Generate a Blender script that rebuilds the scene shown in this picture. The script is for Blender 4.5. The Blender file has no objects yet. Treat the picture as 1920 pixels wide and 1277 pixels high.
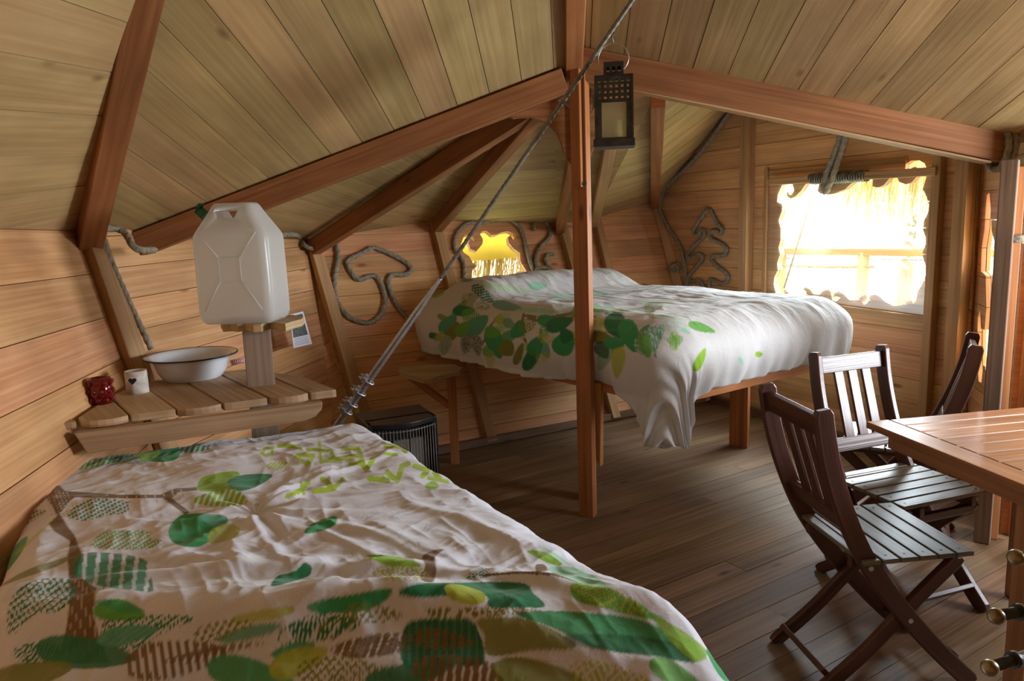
import bpy, math, random
import numpy as np
from math import sin, cos, pi, radians, atan2, sqrt
from mathutils import Vector, Matrix
random.seed(7); RNG = np.random.RandomState(11)
SC = bpy.context.scene
COL = SC.collection

# ------------------------------------------------------------------ camera
F = 1380.0; PITCH = radians(9.46); ROLL = radians(2.0); CZ = 1.46
R0 = np.array([1., 0, 0]); U0 = np.array([0, sin(PITCH), cos(PITCH)]); FW = np.array([0, cos(PITCH), -sin(PITCH)])
RR = R0 * cos(ROLL) - U0 * sin(ROLL); UU = R0 * sin(ROLL) + U0 * cos(ROLL)
CP = np.array([0, 0, CZ])
cd = bpy.data.cameras.new('camera'); cam = bpy.data.objects.new('camera', cd); COL.objects.link(cam)
cd.sensor_width = 36; cd.lens = F / 1920 * 36; cd.clip_start = 0.02; cd.clip_end = 200
m = Matrix.Identity(4)
for i in range(3):
    m[i][0] = RR[i]; m[i][1] = UU[i]; m[i][2] = -FW[i]; m[i][3] = CP[i]
cam.matrix_world = m
SC.camera = cam

# ------------------------------------------------------------------ world, daylight, exposure
wd_ = bpy.data.worlds.new('world'); SC.world = wd_; wd_.use_nodes = True
wn_ = wd_.node_tree.nodes; bg = wn_['Background']
bg.inputs[0].default_value = (0.90, 0.95, 1.0, 1); bg.inputs[1].default_value = 9.0
SC.view_settings.view_transform = 'Standard'; SC.view_settings.look = 'None'
SC.view_settings.gamma = 1; SC.view_settings.use_curve_mapping = False
SC.view_settings.exposure = 0.12

def area(name, loc, target, sx, sy, power, col):
    l = bpy.data.lights.new(name, 'AREA'); l.shape = 'RECTANGLE'; l.size = sx; l.size_y = sy; l.energy = power; l.color = col
    o = bpy.data.objects.new(name, l); COL.objects.link(o); o.location = loc
    o.rotation_euler = (Vector(target) - Vector(loc)).to_track_quat('-Z', 'Y').to_euler()
    return o
area('window_daylight', (2.62, 5.05, 1.75), (1.0, 3.6, .85), 1.2, .9, 165, (0.76, 0.88, 1.0))
area('added_side_light', (3.3, 2.0, 1.42), (-1.6, 2.9, 1.0), 1.0, .95, 115, (0.86, 0.92, 1.0))  # added lamp outside an unseen opening, brightens the left wall

# ------------------------------------------------------------------ photo geometry helpers
def ray(x, y): return FW + RR * ((x - 960) / F) - UU * ((y - 638.5) / F)
def onz(x, y, z): d = ray(x, y); return CP + d * (z - CZ) / d[2]
def aty(x, y, Y): d = ray(x, y); return CP + d * Y / d[1]
def onp(x, y, p, n): d = ray(x, y); return CP + d * (np.dot(np.array(p, float) - CP, n) / np.dot(d, n))
def A(*a): return np.array(a, float)
def nrm(v): v = np.array(v, float); return v / np.linalg.norm(v)
def project(P):                                       # (n,3) -> (n,2) pixels
    d = P - CP; z = d @ FW; z = np.where(np.abs(z) < 1e-3, 1e-3, z)
    return np.stack([960 + F * (d @ RR) / z, 638.5 - F * (d @ UU) / z], 1)
def catmull(pts, n=8, closed=False):
    P = [np.array(p, float) for p in pts]; out = []
    N = len(P); segs = N if closed else N - 1
    for i in range(segs):
        p0 = P[(i - 1) % N] if closed else P[max(i - 1, 0)]; p1 = P[i]
        p2 = P[(i + 1) % N]; p3 = P[(i + 2) % N] if closed else P[min(i + 2, N - 1)]
        for k in range(n):
            t = k / n
            out.append(.5 * ((2 * p1) + (-p0 + p2) * t + (2 * p0 - 5 * p1 + 4 * p2 - p3) * t * t + (-p0 + 3 * p1 - 3 * p2 + p3) * t ** 3))
    if not closed: out.append(P[-1])
    return out

# ------------------------------------------------------------------ materials
MATS = {}
def newmat(name):
    mt = bpy.data.materials.new(name); mt.use_nodes = True; MATS[name] = mt
    return mt, mt.node_tree.nodes, mt.node_tree.links, mt.node_tree.nodes['Principled BSDF']
def nd(ns, t, **k):
    n = ns.new(t)
    for a, b in k.items(): setattr(n, a, b)
    return n
def ramp(ns, pts):
    r = ns.new('ShaderNodeValToRGB'); e = r.color_ramp.elements
    while len(e) < len(pts): e.new(.5)
    for i, (p, c) in enumerate(pts): e[i].position = p; e[i].color = (*c, 1) if len(c) == 3 else c
    return r
def wood(name, dark, light, knot=(.16, .07, .03), rough=.6, grain=26., var=.35, knots=True, bump=.25, hue=.012, ring=.45, spec=.22):
    mt, ns, ln, b = newmat(name)
    tc = nd(ns, 'ShaderNodeUVMap'); geo = nd(ns, 'ShaderNodeNewGeometry')
    addv = nd(ns, 'ShaderNodeVectorMath', operation='ADD')
    sc3 = nd(ns, 'ShaderNodeVectorMath', operation='SCALE'); ln.new(geo.outputs['Random Per Island'], sc3.inputs['Scale']); sc3.inputs[0].default_value = (17.3, 9.1, 5.0)
    ln.new(tc.outputs[0], addv.inputs[0]); ln.new(sc3.outputs[0], addv.inputs[1])
    def mapped(sx, sy):
        mp = nd(ns, 'ShaderNodeMapping'); mp.inputs['Scale'].default_value = (sx, sy, 1); ln.new(addv.outputs[0], mp.inputs[0]); return mp
    m1 = mapped(1.3, grain * 3.2); n1 = nd(ns, 'ShaderNodeTexNoise'); n1.inputs['Scale'].default_value = 1.0; n1.inputs['Detail'].default_value = 5; ln.new(m1.outputs[0], n1.inputs[0])
    m2 = mapped(.55, grain * .28); n2 = nd(ns, 'ShaderNodeTexNoise'); n2.inputs['Scale'].default_value = 1.0; n2.inputs['Detail'].default_value = 2; ln.new(m2.outputs[0], n2.inputs[0])
    # growth rings from the folded low noise
    mu = nd(ns, 'ShaderNodeMath', operation='MULTIPLY'); mu.inputs[1].default_value = 30; ln.new(n2.outputs[0], mu.inputs[0])
    sn = nd(ns, 'ShaderNodeMath', operation='SINE'); ln.new(mu.outputs[0], sn.inputs[0])
    ma = nd(ns, 'ShaderNodeMath', operation='MULTIPLY_ADD'); ma.inputs[1].default_value = .16 * ring; ma.inputs[2].default_value = 0; ln.new(sn.outputs[0], ma.inputs[0])
    s1 = nd(ns, 'ShaderNodeMath', operation='ADD'); ln.new(n1.outputs[0], s1.inputs[0]); ln.new(ma.outputs[0], s1.inputs[1])
    rp = ramp(ns, [(.22, dark), (.72, light)]); ln.new(s1.outputs[0], rp.inputs[0])
    # stains in large patches
    m4 = mapped(1.6, 3.5); n4 = nd(ns, 'ShaderNodeTexNoise'); n4.inputs['Scale'].default_value = 1.3; n4.inputs['Detail'].default_value = 3; ln.new(m4.outputs[0], n4.inputs[0])
    mr4 = nd(ns, 'ShaderNodeMapRange'); mr4.inputs[1].default_value = .3; mr4.inputs[2].default_value = .7; mr4.inputs[3].default_value = .78; mr4.inputs[4].default_value = 1.12; ln.new(n4.outputs[0], mr4.inputs[0])
    hsv = nd(ns, 'ShaderNodeHueSaturation')
    wn = nd(ns, 'ShaderNodeTexWhiteNoise', noise_dimensions='1D'); ln.new(geo.outputs['Random Per Island'], wn.inputs['W'])
    sp = nd(ns, 'ShaderNodeSeparateColor'); ln.new(wn.outputs['Color'], sp.inputs[0])
    mh = nd(ns, 'ShaderNodeMapRange'); mh.inputs[3].default_value = .5 - hue; mh.inputs[4].default_value = .5 + hue; ln.new(sp.outputs[0], mh.inputs[0]); ln.new(mh.outputs[0], hsv.inputs['Hue'])
    mv = nd(ns, 'ShaderNodeMapRange'); mv.inputs[3].default_value = 1 - var; mv.inputs[4].default_value = 1 + var * .45; ln.new(sp.outputs[1], mv.inputs[0])
    mvv = nd(ns, 'ShaderNodeMath', operation='MULTIPLY'); ln.new(mv.outputs[0], mvv.inputs[0]); ln.new(mr4.outputs[0], mvv.inputs[1]); ln.new(mvv.outputs[0], hsv.inputs['Value'])
    ln.new(rp.outputs[0], hsv.inputs['Color'])
    out = hsv.outputs[0]
    if knots:
        m3 = mapped(2.6, 7.0); vo = nd(ns, 'ShaderNodeTexVoronoi'); vo.inputs['Scale'].default_value = 1.0; ln.new(m3.outputs[0], vo.inputs[0])
        ms = nd(ns, 'ShaderNodeSeparateColor'); ln.new(vo.outputs['Color'], ms.inputs[0])
        gt = nd(ns, 'ShaderNodeMath', operation='GREATER_THAN'); gt.inputs[1].default_value = .45; ln.new(ms.outputs[0], gt.inputs[0])
        mr = nd(ns, 'ShaderNodeMapRange'); mr.inputs[1].default_value = .045; mr.inputs[2].default_value = .13; mr.inputs[3].default_value = .85; mr.inputs[4].default_value = 0; ln.new(vo.outputs['Distance'], mr.inputs[0])
        mm = nd(ns, 'ShaderNodeMath', operation='MULTIPLY'); ln.new(gt.outputs[0], mm.inputs[0]); ln.new(mr.outputs[0], mm.inputs[1])
        mx = nd(ns, 'ShaderNodeMixRGB'); ln.new(mm.outputs[0], mx.inputs[0]); ln.new(out, mx.inputs[1]); mx.inputs[2].default_value = (*knot, 1); out = mx.outputs[0]
    ln.new(out, b.inputs['Base Color']); b.inputs['Roughness'].default_value = rough; b.inputs['Specular IOR Level'].default_value = spec
    bp = nd(ns, 'ShaderNodeBump'); bp.inputs['Strength'].default_value = bump; bp.inputs['Distance'].default_value = .004; ln.new(s1.outputs[0], bp.inputs['Height']); ln.new(bp.outputs[0], b.inputs['Normal'])
    return mt
def plain(name, col, rough=.5, metal=0., spec=.5, noise=0., nscale=8., trans=0., ior=1.45, coat=0., bump=0., alpha=1.):
    mt, ns, ln, b = newmat(name)
    b.inputs['Roughness'].default_value = rough; b.inputs['Metallic'].default_value = metal; b.inputs['Specular IOR Level'].default_value = spec
    b.inputs['Transmission Weight'].default_value = trans; b.inputs['IOR'].default_value = ior; b.inputs['Coat Weight'].default_value = coat
    tc = nd(ns, 'ShaderNodeTexCoord'); n = nd(ns, 'ShaderNodeTexNoise'); n.inputs['Scale'].default_value = nscale; n.inputs['Detail'].default_value = 5
    ln.new(tc.outputs['Object'], n.inputs[0])
    c = np.array(col); r = ramp(ns, [(.3, tuple(np.clip(c * (1 - noise), 0, 1))), (.7, tuple(np.clip(c * (1 + noise), 0, 1)))])
    ln.new(n.outputs[0], r.inputs[0]); ln.new(r.outputs[0], b.inputs['Base Color'])
    if bump:
        bp = nd(ns, 'ShaderNodeBump'); bp.inputs['Strength'].default_value = bump; bp.inputs['Distance'].default_value = .003; ln.new(n.outputs[0], bp.inputs['Height']); ln.new(bp.outputs[0], b.inputs['Normal'])
    return mt
M_wall = wood('larch_wall', (.56, .265, .105), (.78, .45, .22), knot=(.25, .09, .04), var=.16)
M_roof = wood('pine_roof', (.41, .27, .115), (.55, .385, .18), knot=(.18, .10, .05), var=.16, hue=.010, grain=18, ring=.4)
M_beam = wood('douglas_beam', (.22, .088, .026), (.42, .195, .068), knot=(.14, .04, .02), var=.16, grain=22)
M_stud = wood('pine_stud', (.40, .23, .09), (.60, .39, .18), knot=(.20, .09, .04), var=.15)
M_post = wood('post_wood', (.32, .125, .035), (.54, .245, .085), knot=(.15, .05, .02), var=.1)
M_floor = wood('floor_boards', (.13, .075, .036), (.30, .19, .105), knot=(.04, .02, .012), var=.22, rough=.48, grain=20, hue=.01, spec=.45)
M_table = wood('table_teak', (.34, .16, .065), (.55, .31, .15), knots=False, var=.15, rough=.38, spec=.6)
M_chair = wood('chair_hardwood', (.055, .022, .014), (.14, .058, .035), knots=False, var=.25, rough=.36, grain=30, spec=.6)
M_shelf = wood('shelf_pine', (.36, .23, .12), (.56, .40, .23), knot=(.2, .1, .05), var=.15)
M_grey = wood('weathered_post', (.19, .135, .09), (.34, .25, .17), knots=False, var=.1)
M_gap = plain('gap_dark', (.03, .02, .012), .9)
M_rope = plain('hemp_rope', (.27, .235, .17), .85, noise=.35, nscale=60, bump=.5)
M_steel = plain('galvanised_steel', (.55, .56, .58), .35, metal=.75, noise=.15, nscale=40)
M_cable = plain('cable_steel', (.22, .21, .19), .5, metal=.5, noise=.3, nscale=50)
M_dark = plain('dark_metal', (.07, .075, .07), .45, metal=.7, noise=.3, nscale=30)
M_black = plain('black_enamel', (.012, .012, .013), .32, noise=.2, nscale=20)
M_brass = plain('tarnished_brass', (.35, .30, .20), .35, metal=.9, noise=.3, nscale=40)
M_enamel = plain('white_enamel', (.72, .76, .82), .18, spec=.6, coat=.4)
M_rimb = plain('dark_rim', (.02, .025, .04), .3)
M_red = plain('red_glass', (.45, .01, .012), .05, trans=.75, ior=1.5, spec=.7)
M_birch = plain('birch_bark', (.62, .58, .52), .8, noise=.3, nscale=35, bump=.3)
M_green = plain('green_plastic', (.01, .12, .05), .35)
M_paper = plain('paper', (.72, .70, .78), .7)
M_photo = plain('photo_print', (.05, .05, .045), .4, noise=.7, nscale=60)
M_ink = plain('ink', (.12, .12, .14), .6)
M_wax = plain('candle_wax', (.75, .68, .45), .5)
M_mattress = plain('mattress_cloth', (.6, .57, .5), .9)
M_yellow = None
def glassy(name, tint, gl, rough, haze=0.):
    mt, ns, ln, b = newmat(name); ns.remove(b); o = ns['Material Output']
    t = nd(ns, 'ShaderNodeBsdfTransparent'); t.inputs[0].default_value = (*tint, 1)
    g = nd(ns, 'ShaderNodeBsdfGlossy'); g.inputs['Roughness'].default_value = rough; g.inputs[0].default_value = (1, 1, 1, 1)
    mx = nd(ns, 'ShaderNodeMixShader'); mx.inputs[0].default_value = gl; ln.new(t.outputs[0], mx.inputs[1]); ln.new(g.outputs[0], mx.inputs[2]); out = mx.outputs[0]
    if haze:
        df = nd(ns, 'ShaderNodeBsdfDiffuse'); df.inputs[0].default_value = (*([.8, .8, .85] if haze < .1 else [.8, .74, .48]), 1)
        m2 = nd(ns, 'ShaderNodeMixShader'); m2.inputs[0].default_value = haze; ln.new(out, m2.inputs[1]); ln.new(df.outputs[0], m2.inputs[2]); out = m2.outputs[0]
    ln.new(out, o.inputs[0]); return mt
M_pane = glassy('window_sheet', (.97, .98, .97), .05, .12, .03)
M_lglass = glassy('lantern_glass', (.85, .85, .75), .10, .1, .3)
def translucent(name, col, diff=.4, noise=0.):
    mt, ns, ln, b = newmat(name); ns.remove(b); o = ns['Material Output']
    t = nd(ns, 'ShaderNodeBsdfTranslucent'); t.inputs[0].default_value = (*col, 1); d = nd(ns, 'ShaderNodeBsdfDiffuse'); d.inputs[0].default_value = (*col, 1)
    mx = nd(ns, 'ShaderNodeMixShader'); mx.inputs[0].default_value = diff; ln.new(t.outputs[0], mx.inputs[1]); ln.new(d.outputs[0], mx.inputs[2]); ln.new(mx.outputs[0], o.inputs[0]); return mt
M_yellow = translucent('yellow_sheet', (.70, .60, .14), .45)
M_straw = translucent('straw', (.78, .66, .36), .5)
M_leaf = translucent('foliage', (.62, .75, .42), .5)
# jerrycan: milky plastic
mt, ns, ln, b = newmat('milky_plastic'); o_ = ns['Material Output']
b.inputs['Base Color'].default_value = (.80, .82, .80, 1); b.inputs['Roughness'].default_value = .22; b.inputs['Specular IOR Level'].default_value = .5
b.inputs['Subsurface Weight'].default_value = .35; b.inputs['Subsurface Radius'].default_value = (.05, .05, .04)
tr = nd(ns, 'ShaderNodeBsdfTranslucent'); tr.inputs[0].default_value = (.88, .90, .86, 1)
tp = nd(ns, 'ShaderNodeBsdfTransparent'); mxa = nd(ns, 'ShaderNodeMixShader'); mxa.inputs[0].default_value = .42
mxb = nd(ns, 'ShaderNodeMixShader'); mxb.inputs[0].default_value = .22
ln.new(b.outputs[0], mxa.inputs[1]); ln.new(tr.outputs[0], mxa.inputs[2]); ln.new(mxa.outputs[0], mxb.inputs[1]); ln.new(tp.outputs[0], mxb.inputs[2]); ln.new(mxb.outputs[0], o_.inputs[0])
M_can = mt
# printed cotton: the print is a colour attribute of the cloth
mt, ns, ln, b = newmat('printed_cotton')
at = nd(ns, 'ShaderNodeVertexColor', layer_name='print'); tc = nd(ns, 'ShaderNodeTexCoord')
n = nd(ns, 'ShaderNodeTexNoise'); n.inputs['Scale'].default_value = 260; n.inputs['Detail'].default_value = 2; ln.new(tc.outputs['Object'], n.inputs[0])
mr = nd(ns, 'ShaderNodeMapRange'); mr.inputs[3].default_value = .9; mr.inputs[4].default_value = 1.08; ln.new(n.outputs[0], mr.inputs[0])
vm = nd(ns, 'ShaderNodeVectorMath', operation='SCALE'); ln.new(at.outputs[0], vm.inputs[0]); ln.new(mr.outputs[0], vm.inputs['Scale'])
ln.new(vm.outputs[0], b.inputs['Base Color']); b.inputs['Roughness'].default_value = .85; b.inputs['Specular IOR Level'].default_value = .2
b.inputs['Sheen Weight'].default_value = .15
n2 = nd(ns, 'ShaderNodeTexNoise'); n2.inputs['Scale'].default_value = 22; n2.inputs['Detail'].default_value = 4; n2.inputs['Distortion'].default_value = 1.2; ln.new(tc.outputs['Object'], n2.inputs[0])
bp = nd(ns, 'ShaderNodeBump'); bp.inputs['Strength'].default_value = .35; bp.inputs['Distance'].default_value = .006; ln.new(n2.outputs[0], bp.inputs['Height']); ln.new(bp.outputs[0], b.inputs['Normal'])
M_print = mt

# ------------------------------------------------------------------ mesh builder
def frame(o, x, n=None, up=(0, 0, 1)):
    """4x4: local X along x, local Z as close as possible to n (or up)."""
    x = nrm(x); z = np.array(n if n is not None else up, float); z = z - x * np.dot(z, x); z = nrm(z); y = np.cross(z, x)
    M = np.eye(4); M[:3, 0] = x; M[:3, 1] = y; M[:3, 2] = z; M[:3, 3] = o; return M
class MB:
    def __init__(s): s.v = []; s.f = []; s.uv = []; s.sm = []; s.M = np.eye(4)
    def add(s, verts, faces, smooth=False, uvs=None):
        off = len(s.v); du, dv = random.random() * 9, random.random() * 9
        V = [np.array(p, float) for p in verts]
        for p in V: s.v.append((s.M[:3, :3] @ p + s.M[:3, 3]))
        for f in faces:
            s.f.append([off + i for i in f]); s.sm.append(smooth)
            if uvs is not None:
                for i in f: s.uv.append((uvs[i][0] + du, uvs[i][1] + dv))
            else:
                a, b_, c = V[f[0]], V[f[1]], V[f[2]]; n = np.abs(np.cross(b_ - a, c - b_))
                k = int(np.argmax(n)) if n.max() > 0 else 2
                for i in f:
                    p = V[i]
                    if k == 2: s.uv.append((p[0] + du, p[1] + dv))
                    elif k == 1: s.uv.append((p[0] + du, p[2] + dv))
                    else: s.uv.append((p[1] * .1 + du, p[2] + dv))
        return s
    def box(s, x0, x1, y0, y1, z0, z1):
        V = [(x0, y0, z0), (x1, y0, z0), (x1, y1, z0), (x0, y1, z0), (x0, y0, z1), (x1, y0, z1), (x1, y1, z1), (x0, y1, z1)]
        return s.add(V, [(3, 2, 1, 0), (4, 5, 6, 7), (0, 1, 5, 4), (1, 2, 6, 5), (2, 3, 7, 6), (3, 0, 4, 7)])
    def prism(s, poly, z0, z1, smooth=False):
        n = len(poly); ar = sum(poly[i][0] * poly[(i + 1) % n][1] - poly[(i + 1) % n][0] * poly[i][1] for i in range(n))
        if ar < 0: poly = poly[::-1]
        V = [(p[0], p[1], z0) for p in poly] + [(p[0], p[1], z1) for p in poly]
        Fc = [tuple(range(n - 1, -1, -1)), tuple(range(n, 2 * n))] + [(i, (i + 1) % n, n + (i + 1) % n, n + i) for i in range(n)]
        return s.add(V, Fc)
    def beam(s, p0, p1, w, h, up=(0, 0, 1), roll=0.):
        p0 = np.array(p0, float); p1 = np.array(p1, float); M = s.M; fr = frame(p0, p1 - p0, up=up)
        if roll:
            c, q = cos(roll), sin(roll); y = fr[:3, 1].copy(); z = fr[:3, 2].copy(); fr[:3, 1] = c * y + q * z; fr[:3, 2] = -q * y + c * z
        s.M = M @ fr; s.box(0, np.linalg.norm(p1 - p0), -w / 2, w / 2, -h / 2, h / 2); s.M = M; return s
    def tube(s, path, r, seg=10, closed=False, caps=True, twist=None, lobes=0):
        P = [np.array(p, float) for p in path]; n = len(P); V = []; U = []
        T = []
        for i in range(n):
            a = P[(i - 1) % n] if (closed or i) else P[0]; b_ = P[(i + 1) % n] if (closed or i < n - 1) else P[-1]
            T.append(nrm(b_ - a))
        ref = A(0, 0, 1) if abs(T[0][2]) < .9 else A(1, 0, 0); nn = nrm(np.cross(T[0], ref)); L = 0
        for i in range(n):
            if i: L += np.linalg.norm(P[i] - P[i - 1])
            nn = nrm(nn - T[i] * np.dot(nn, T[i])); bb = np.cross(T[i], nn)
            rr = r(i / (n - 1)) if callable(r) else r
            for k in range(seg):
                a = 2 * pi * k / seg; q = rr
                if lobes: q = rr * (.74 + .30 * abs(cos(lobes / 2 * (a - twist * L))))
                V.append(P[i] + q * (cos(a) * nn + sin(a) * bb)); U.append((L, a * .05))
        Fc = []
        for i in range(n if closed else n - 1):
            j = (i + 1) % n
            for k in range(seg): Fc.append((i * seg + k, i * seg + (k + 1) % seg, j * seg + (k + 1) % seg, j * seg + k))
        s.add(V, Fc, True, U)
        if caps and not closed:
            off = len(s.v) - len(V)
            for f in (tuple(range(seg - 1, -1, -1)), tuple(range((n - 1) * seg, n * seg))):
                s.f.append([off + i for i in f]); s.sm.append(False); s.uv += [(0, 0)] * seg
        return s
    def lathe(s, prof, seg=40, closed=False):
        V = []; Fc = []; n = len(prof)
        for r_, z in prof:
            for k in range(seg): a = 2 * pi * k / seg; V.append((r_ * cos(a), r_ * sin(a), z))
        for i in range(n if closed else n - 1):
            j = (i + 1) % n
            for k in range(seg): Fc.append((i * seg + k, i * seg + (k + 1) % seg, j * seg + (k + 1) % seg, j * seg + k))
        if not closed: Fc += [tuple(range(seg - 1, -1, -1)), tuple(range((n - 1) * seg, n * seg))]
        return s.add(V, Fc, True)
    def build(s, name, mat, parent=None, bevel=0., kind=None, local=None):
        """world-space verts; the object's origin sits on local (a 4x4) or the parent's frame."""
        me = bpy.data.meshes.new(name)
        base = np.array(local) if local is not None else (np.array(parent['_m']).reshape(4, 4) if parent is not None and '_m' in parent else None)
        V = np.array(s.v)
        if base is None:
            c = V.mean(0); c[2] = V[:, 2].min(); base = np.eye(4); base[:3, 3] = c
        inv = np.linalg.inv(base); L = V @ inv[:3, :3].T + inv[:3, 3]
        me.from_pydata(L.tolist(), [], s.f); me.update()
        uvl = me.uv_layers.new(name='UVMap'); uvl.data.foreach_set('uv', np.array(s.uv, dtype=np.float32).ravel())
        me.polygons.foreach_set('use_smooth', s.sm)
        o = bpy.data.objects.new(name, me); COL.objects.link(o); me.materials.append(mat)
        if parent is None: o.matrix_world = Matrix(base.tolist())
        else: o.parent = parent
        if '_m' not in o: o['_m'] = base.ravel().tolist()
        if bevel:
            bv = o.modifiers.new('bevel', 'BEVEL'); bv.width = bevel; bv.segments = 2; bv.limit_method = 'ANGLE'; bv.angle_limit = radians(40)
        if kind: o['kind'] = kind
        return o
def tag(o, label=None, cat=None, group=None, kind=None):
    if label: o['label'] = label
    if cat: o['category'] = cat
    if group: o['group'] = group
    if kind: o['kind'] = kind
    return o
def thing(name, loc, rz, label, cat, group=None):
    o = bpy.data.objects.new(name, None); COL.objects.link(o); o.empty_display_size = .1
    M = np.eye(4); M[:2, :2] = [[cos(rz), -sin(rz)], [sin(rz), cos(rz)]]; M[:3, 3] = loc
    o.matrix_world = Matrix(M.tolist()); o['_m'] = M.ravel().tolist(); return tag(o, label, cat, group)
def subpart(mb, name, mat, par, **k):
    """child of a part: part and thing share the same frame"""
    return mb.build(name, mat, par, **k)
def one(mb, name, mat, label, cat, group=None, bevel=0.): return tag(mb.build(name, mat, bevel=bevel), label, cat, group)

def clip(poly, axis, val, keep_gt):
    out = []; n = len(poly)
    for i in range(n):
        a, b_ = poly[i], poly[(i + 1) % n]; da = (a[axis] - val) * (1 if keep_gt else -1); db = (b_[axis] - val) * (1 if keep_gt else -1)
        if da >= 0: out.append(a)
        if (da > 0 and db < 0) or (da < 0 and db > 0):
            t = da / (da - db); out.append((a[0] + (b_[0] - a[0]) * t, a[1] + (b_[1] - a[1]) * t))
    return out
def planks(mb, poly3, xdir, width, inward, thick=.022, gap=.003, phase=0., joints=0., back=True):
    """board a planar polygon: boards run along xdir, `inward` points into the room"""
    P = [np.array(p, float) for p in poly3]; n = np.zeros(3)
    for i in range(len(P)): n += np.cross(P[i] - P[0], P[(i + 1) % len(P)] - P[0])
    n = nrm(n)
    if np.dot(n, np.array(inward, float)) < 0: n = -n
    fr = frame(P[0], xdir, n=n); z = n; x = nrm(np.array(xdir, float) - n * np.dot(xdir, n)); fr[:3, 0] = x; fr[:3, 2] = z; fr[:3, 1] = np.cross(z, x)
    inv = np.linalg.inv(fr); Q = [tuple((inv[:3, :3] @ p + inv[:3, 3])[:2]) for p in P]
    M = mb.M; mb.M = fr; ys = [q[1] for q in Q]; y = min(ys) - phase * width
    while y < max(ys):
        a, b_ = y + gap / 2, y + width - gap / 2
        c = clip(clip(Q, 1, a, True), 1, b_, False)
        if len(c) >= 3:
            xs = [q[0] for q in c]; cuts = [min(xs)]
            if joints:
                xx = min(xs) + random.random() * joints
                while xx < max(xs) - .25: cuts.append(xx); xx += joints * (.7 + .6 * random.random())
            cuts.append(max(xs) + .01)
            for i in range(len(cuts) - 1):
                cc = clip(clip(c, 0, cuts[i] + (.001 if i else -1), True), 0, cuts[i + 1] - .001, False)
                if len(cc) >= 3: mb.prism(cc, -thick + random.uniform(-.001, .001), random.uniform(-.0015, .0))
        y += width
    if back:
        cx, cy = sum(q[0] for q in Q) / len(Q), sum(q[1] for q in Q) / len(Q)
        def ex(q): d = math.hypot(q[0] - cx, q[1] - cy) + 1e-6; return (q[0] + (q[0] - cx) / d * .05, q[1] + (q[1] - cy) / d * .05)
        mb.prism([ex(q) for q in Q], -thick - .02, -thick - .003)
    mb.M = M; return mb
def rope_mb(path, r, mb=None):
    mb = mb or MB(); P = [np.array(p, float) for p in path]
    # resample evenly
    L = [0];
    for i in range(1, len(P)): L.append(L[-1] + np.linalg.norm(P[i] - P[i - 1]))
    n = max(4, int(L[-1] / (r * .42))); out = []
    for k in range(n + 1):
        t = L[-1] * k / n; i = max(0, min(len(P) - 2, int(np.searchsorted(L, t)) - 1)); d = L[i + 1] - L[i]
        out.append(P[i] + (P[i + 1] - P[i]) * ((t - L[i]) / d if d else 0))
    return mb.tube(out, r, 15, lobes=3, twist=1.15 / r * .62)

# ------------------------------------------------------------------ key points of the cabin
f0 = A(-.863, 4.315, 0); f1 = A(1.548, 5.582, 0); al = nrm(f1 - f0); no = A(-al[1], al[0], 0); bup = nrm(no * .48 + A(0, 0, 1)); bpn = nrm(np.cross(al, bup))
if np.dot(bpn, CP - f0) < 0: bpn = -bpn                       # inward normal of the leaning back wall
C2 = onp(580, 450, f0, bpn); C3 = onp(812, 414, f0, bpn); C4 = onp(1048, 420, f0, bpn); C5 = onp(1113, 410, f0, bpn); C6 = onp(1230, 378, f0, bpn)
C1 = aty(150, 432, 3.12); C1f = A(-1.42, 3.06, 0)
X0 = aty(0, 428, 2.45); C0 = C1 + (X0 - C1) * 6.9; C0f = C1f + (C0 - C1); C0f = C0f - (C1 - C1f) * C0f[2] / C1[2]
T = aty(1066, 128, 3.45); rdir = nrm(-ray(1072, 840))
E2 = C1 + (C2 - C1) * .19
w0 = onz(1407, 773, 0); wdr = A(-sin(radians(25.5)), cos(radians(25.5)), 0); wnr = A(-wdr[1], wdr[0], 0)
if np.dot(wnr, CP - w0) < 0: wnr = -wnr
def W(x, y, off=0.): return onp(x, y, w0 + wnr * off, wnr)
WC = W(1832, 500); WC[2] = 0                                  # near end of the window wall
J0 = A(2.16, 3.05, 0)                                        # jamb foot
T8 = aty(1097, 97, 3.45); E8 = aty(1893, 262, 3.22)
Lpl = nrm(np.cross(T - E2, rdir)); Rpl = nrm(np.cross(E8 - T8, rdir))
R1t = onp(292, 0, T + A(0, 0, .0), Lpl)
floor_poly = [A(-1.7, -1.6, 0), A(3.2, -1.6, 0), A(3.2, 2.7, 0), J0 + A(.05, .05, 0), WC + A(.1, 0, 0), f1 + A(.1, .1, 0), f0 + A(-.02, .05, 0), C1f + A(-.05, 0, 0), C0f + A(-.05, -.2, 0)]
mb = MB(); planks(mb, floor_poly, A(sin(radians(58)), cos(radians(58)), 0), .115, (0, 0, 1), thick=.025, gap=.0025, joints=1.7)
mb.build('floor', M_floor, kind='structure')

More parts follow.
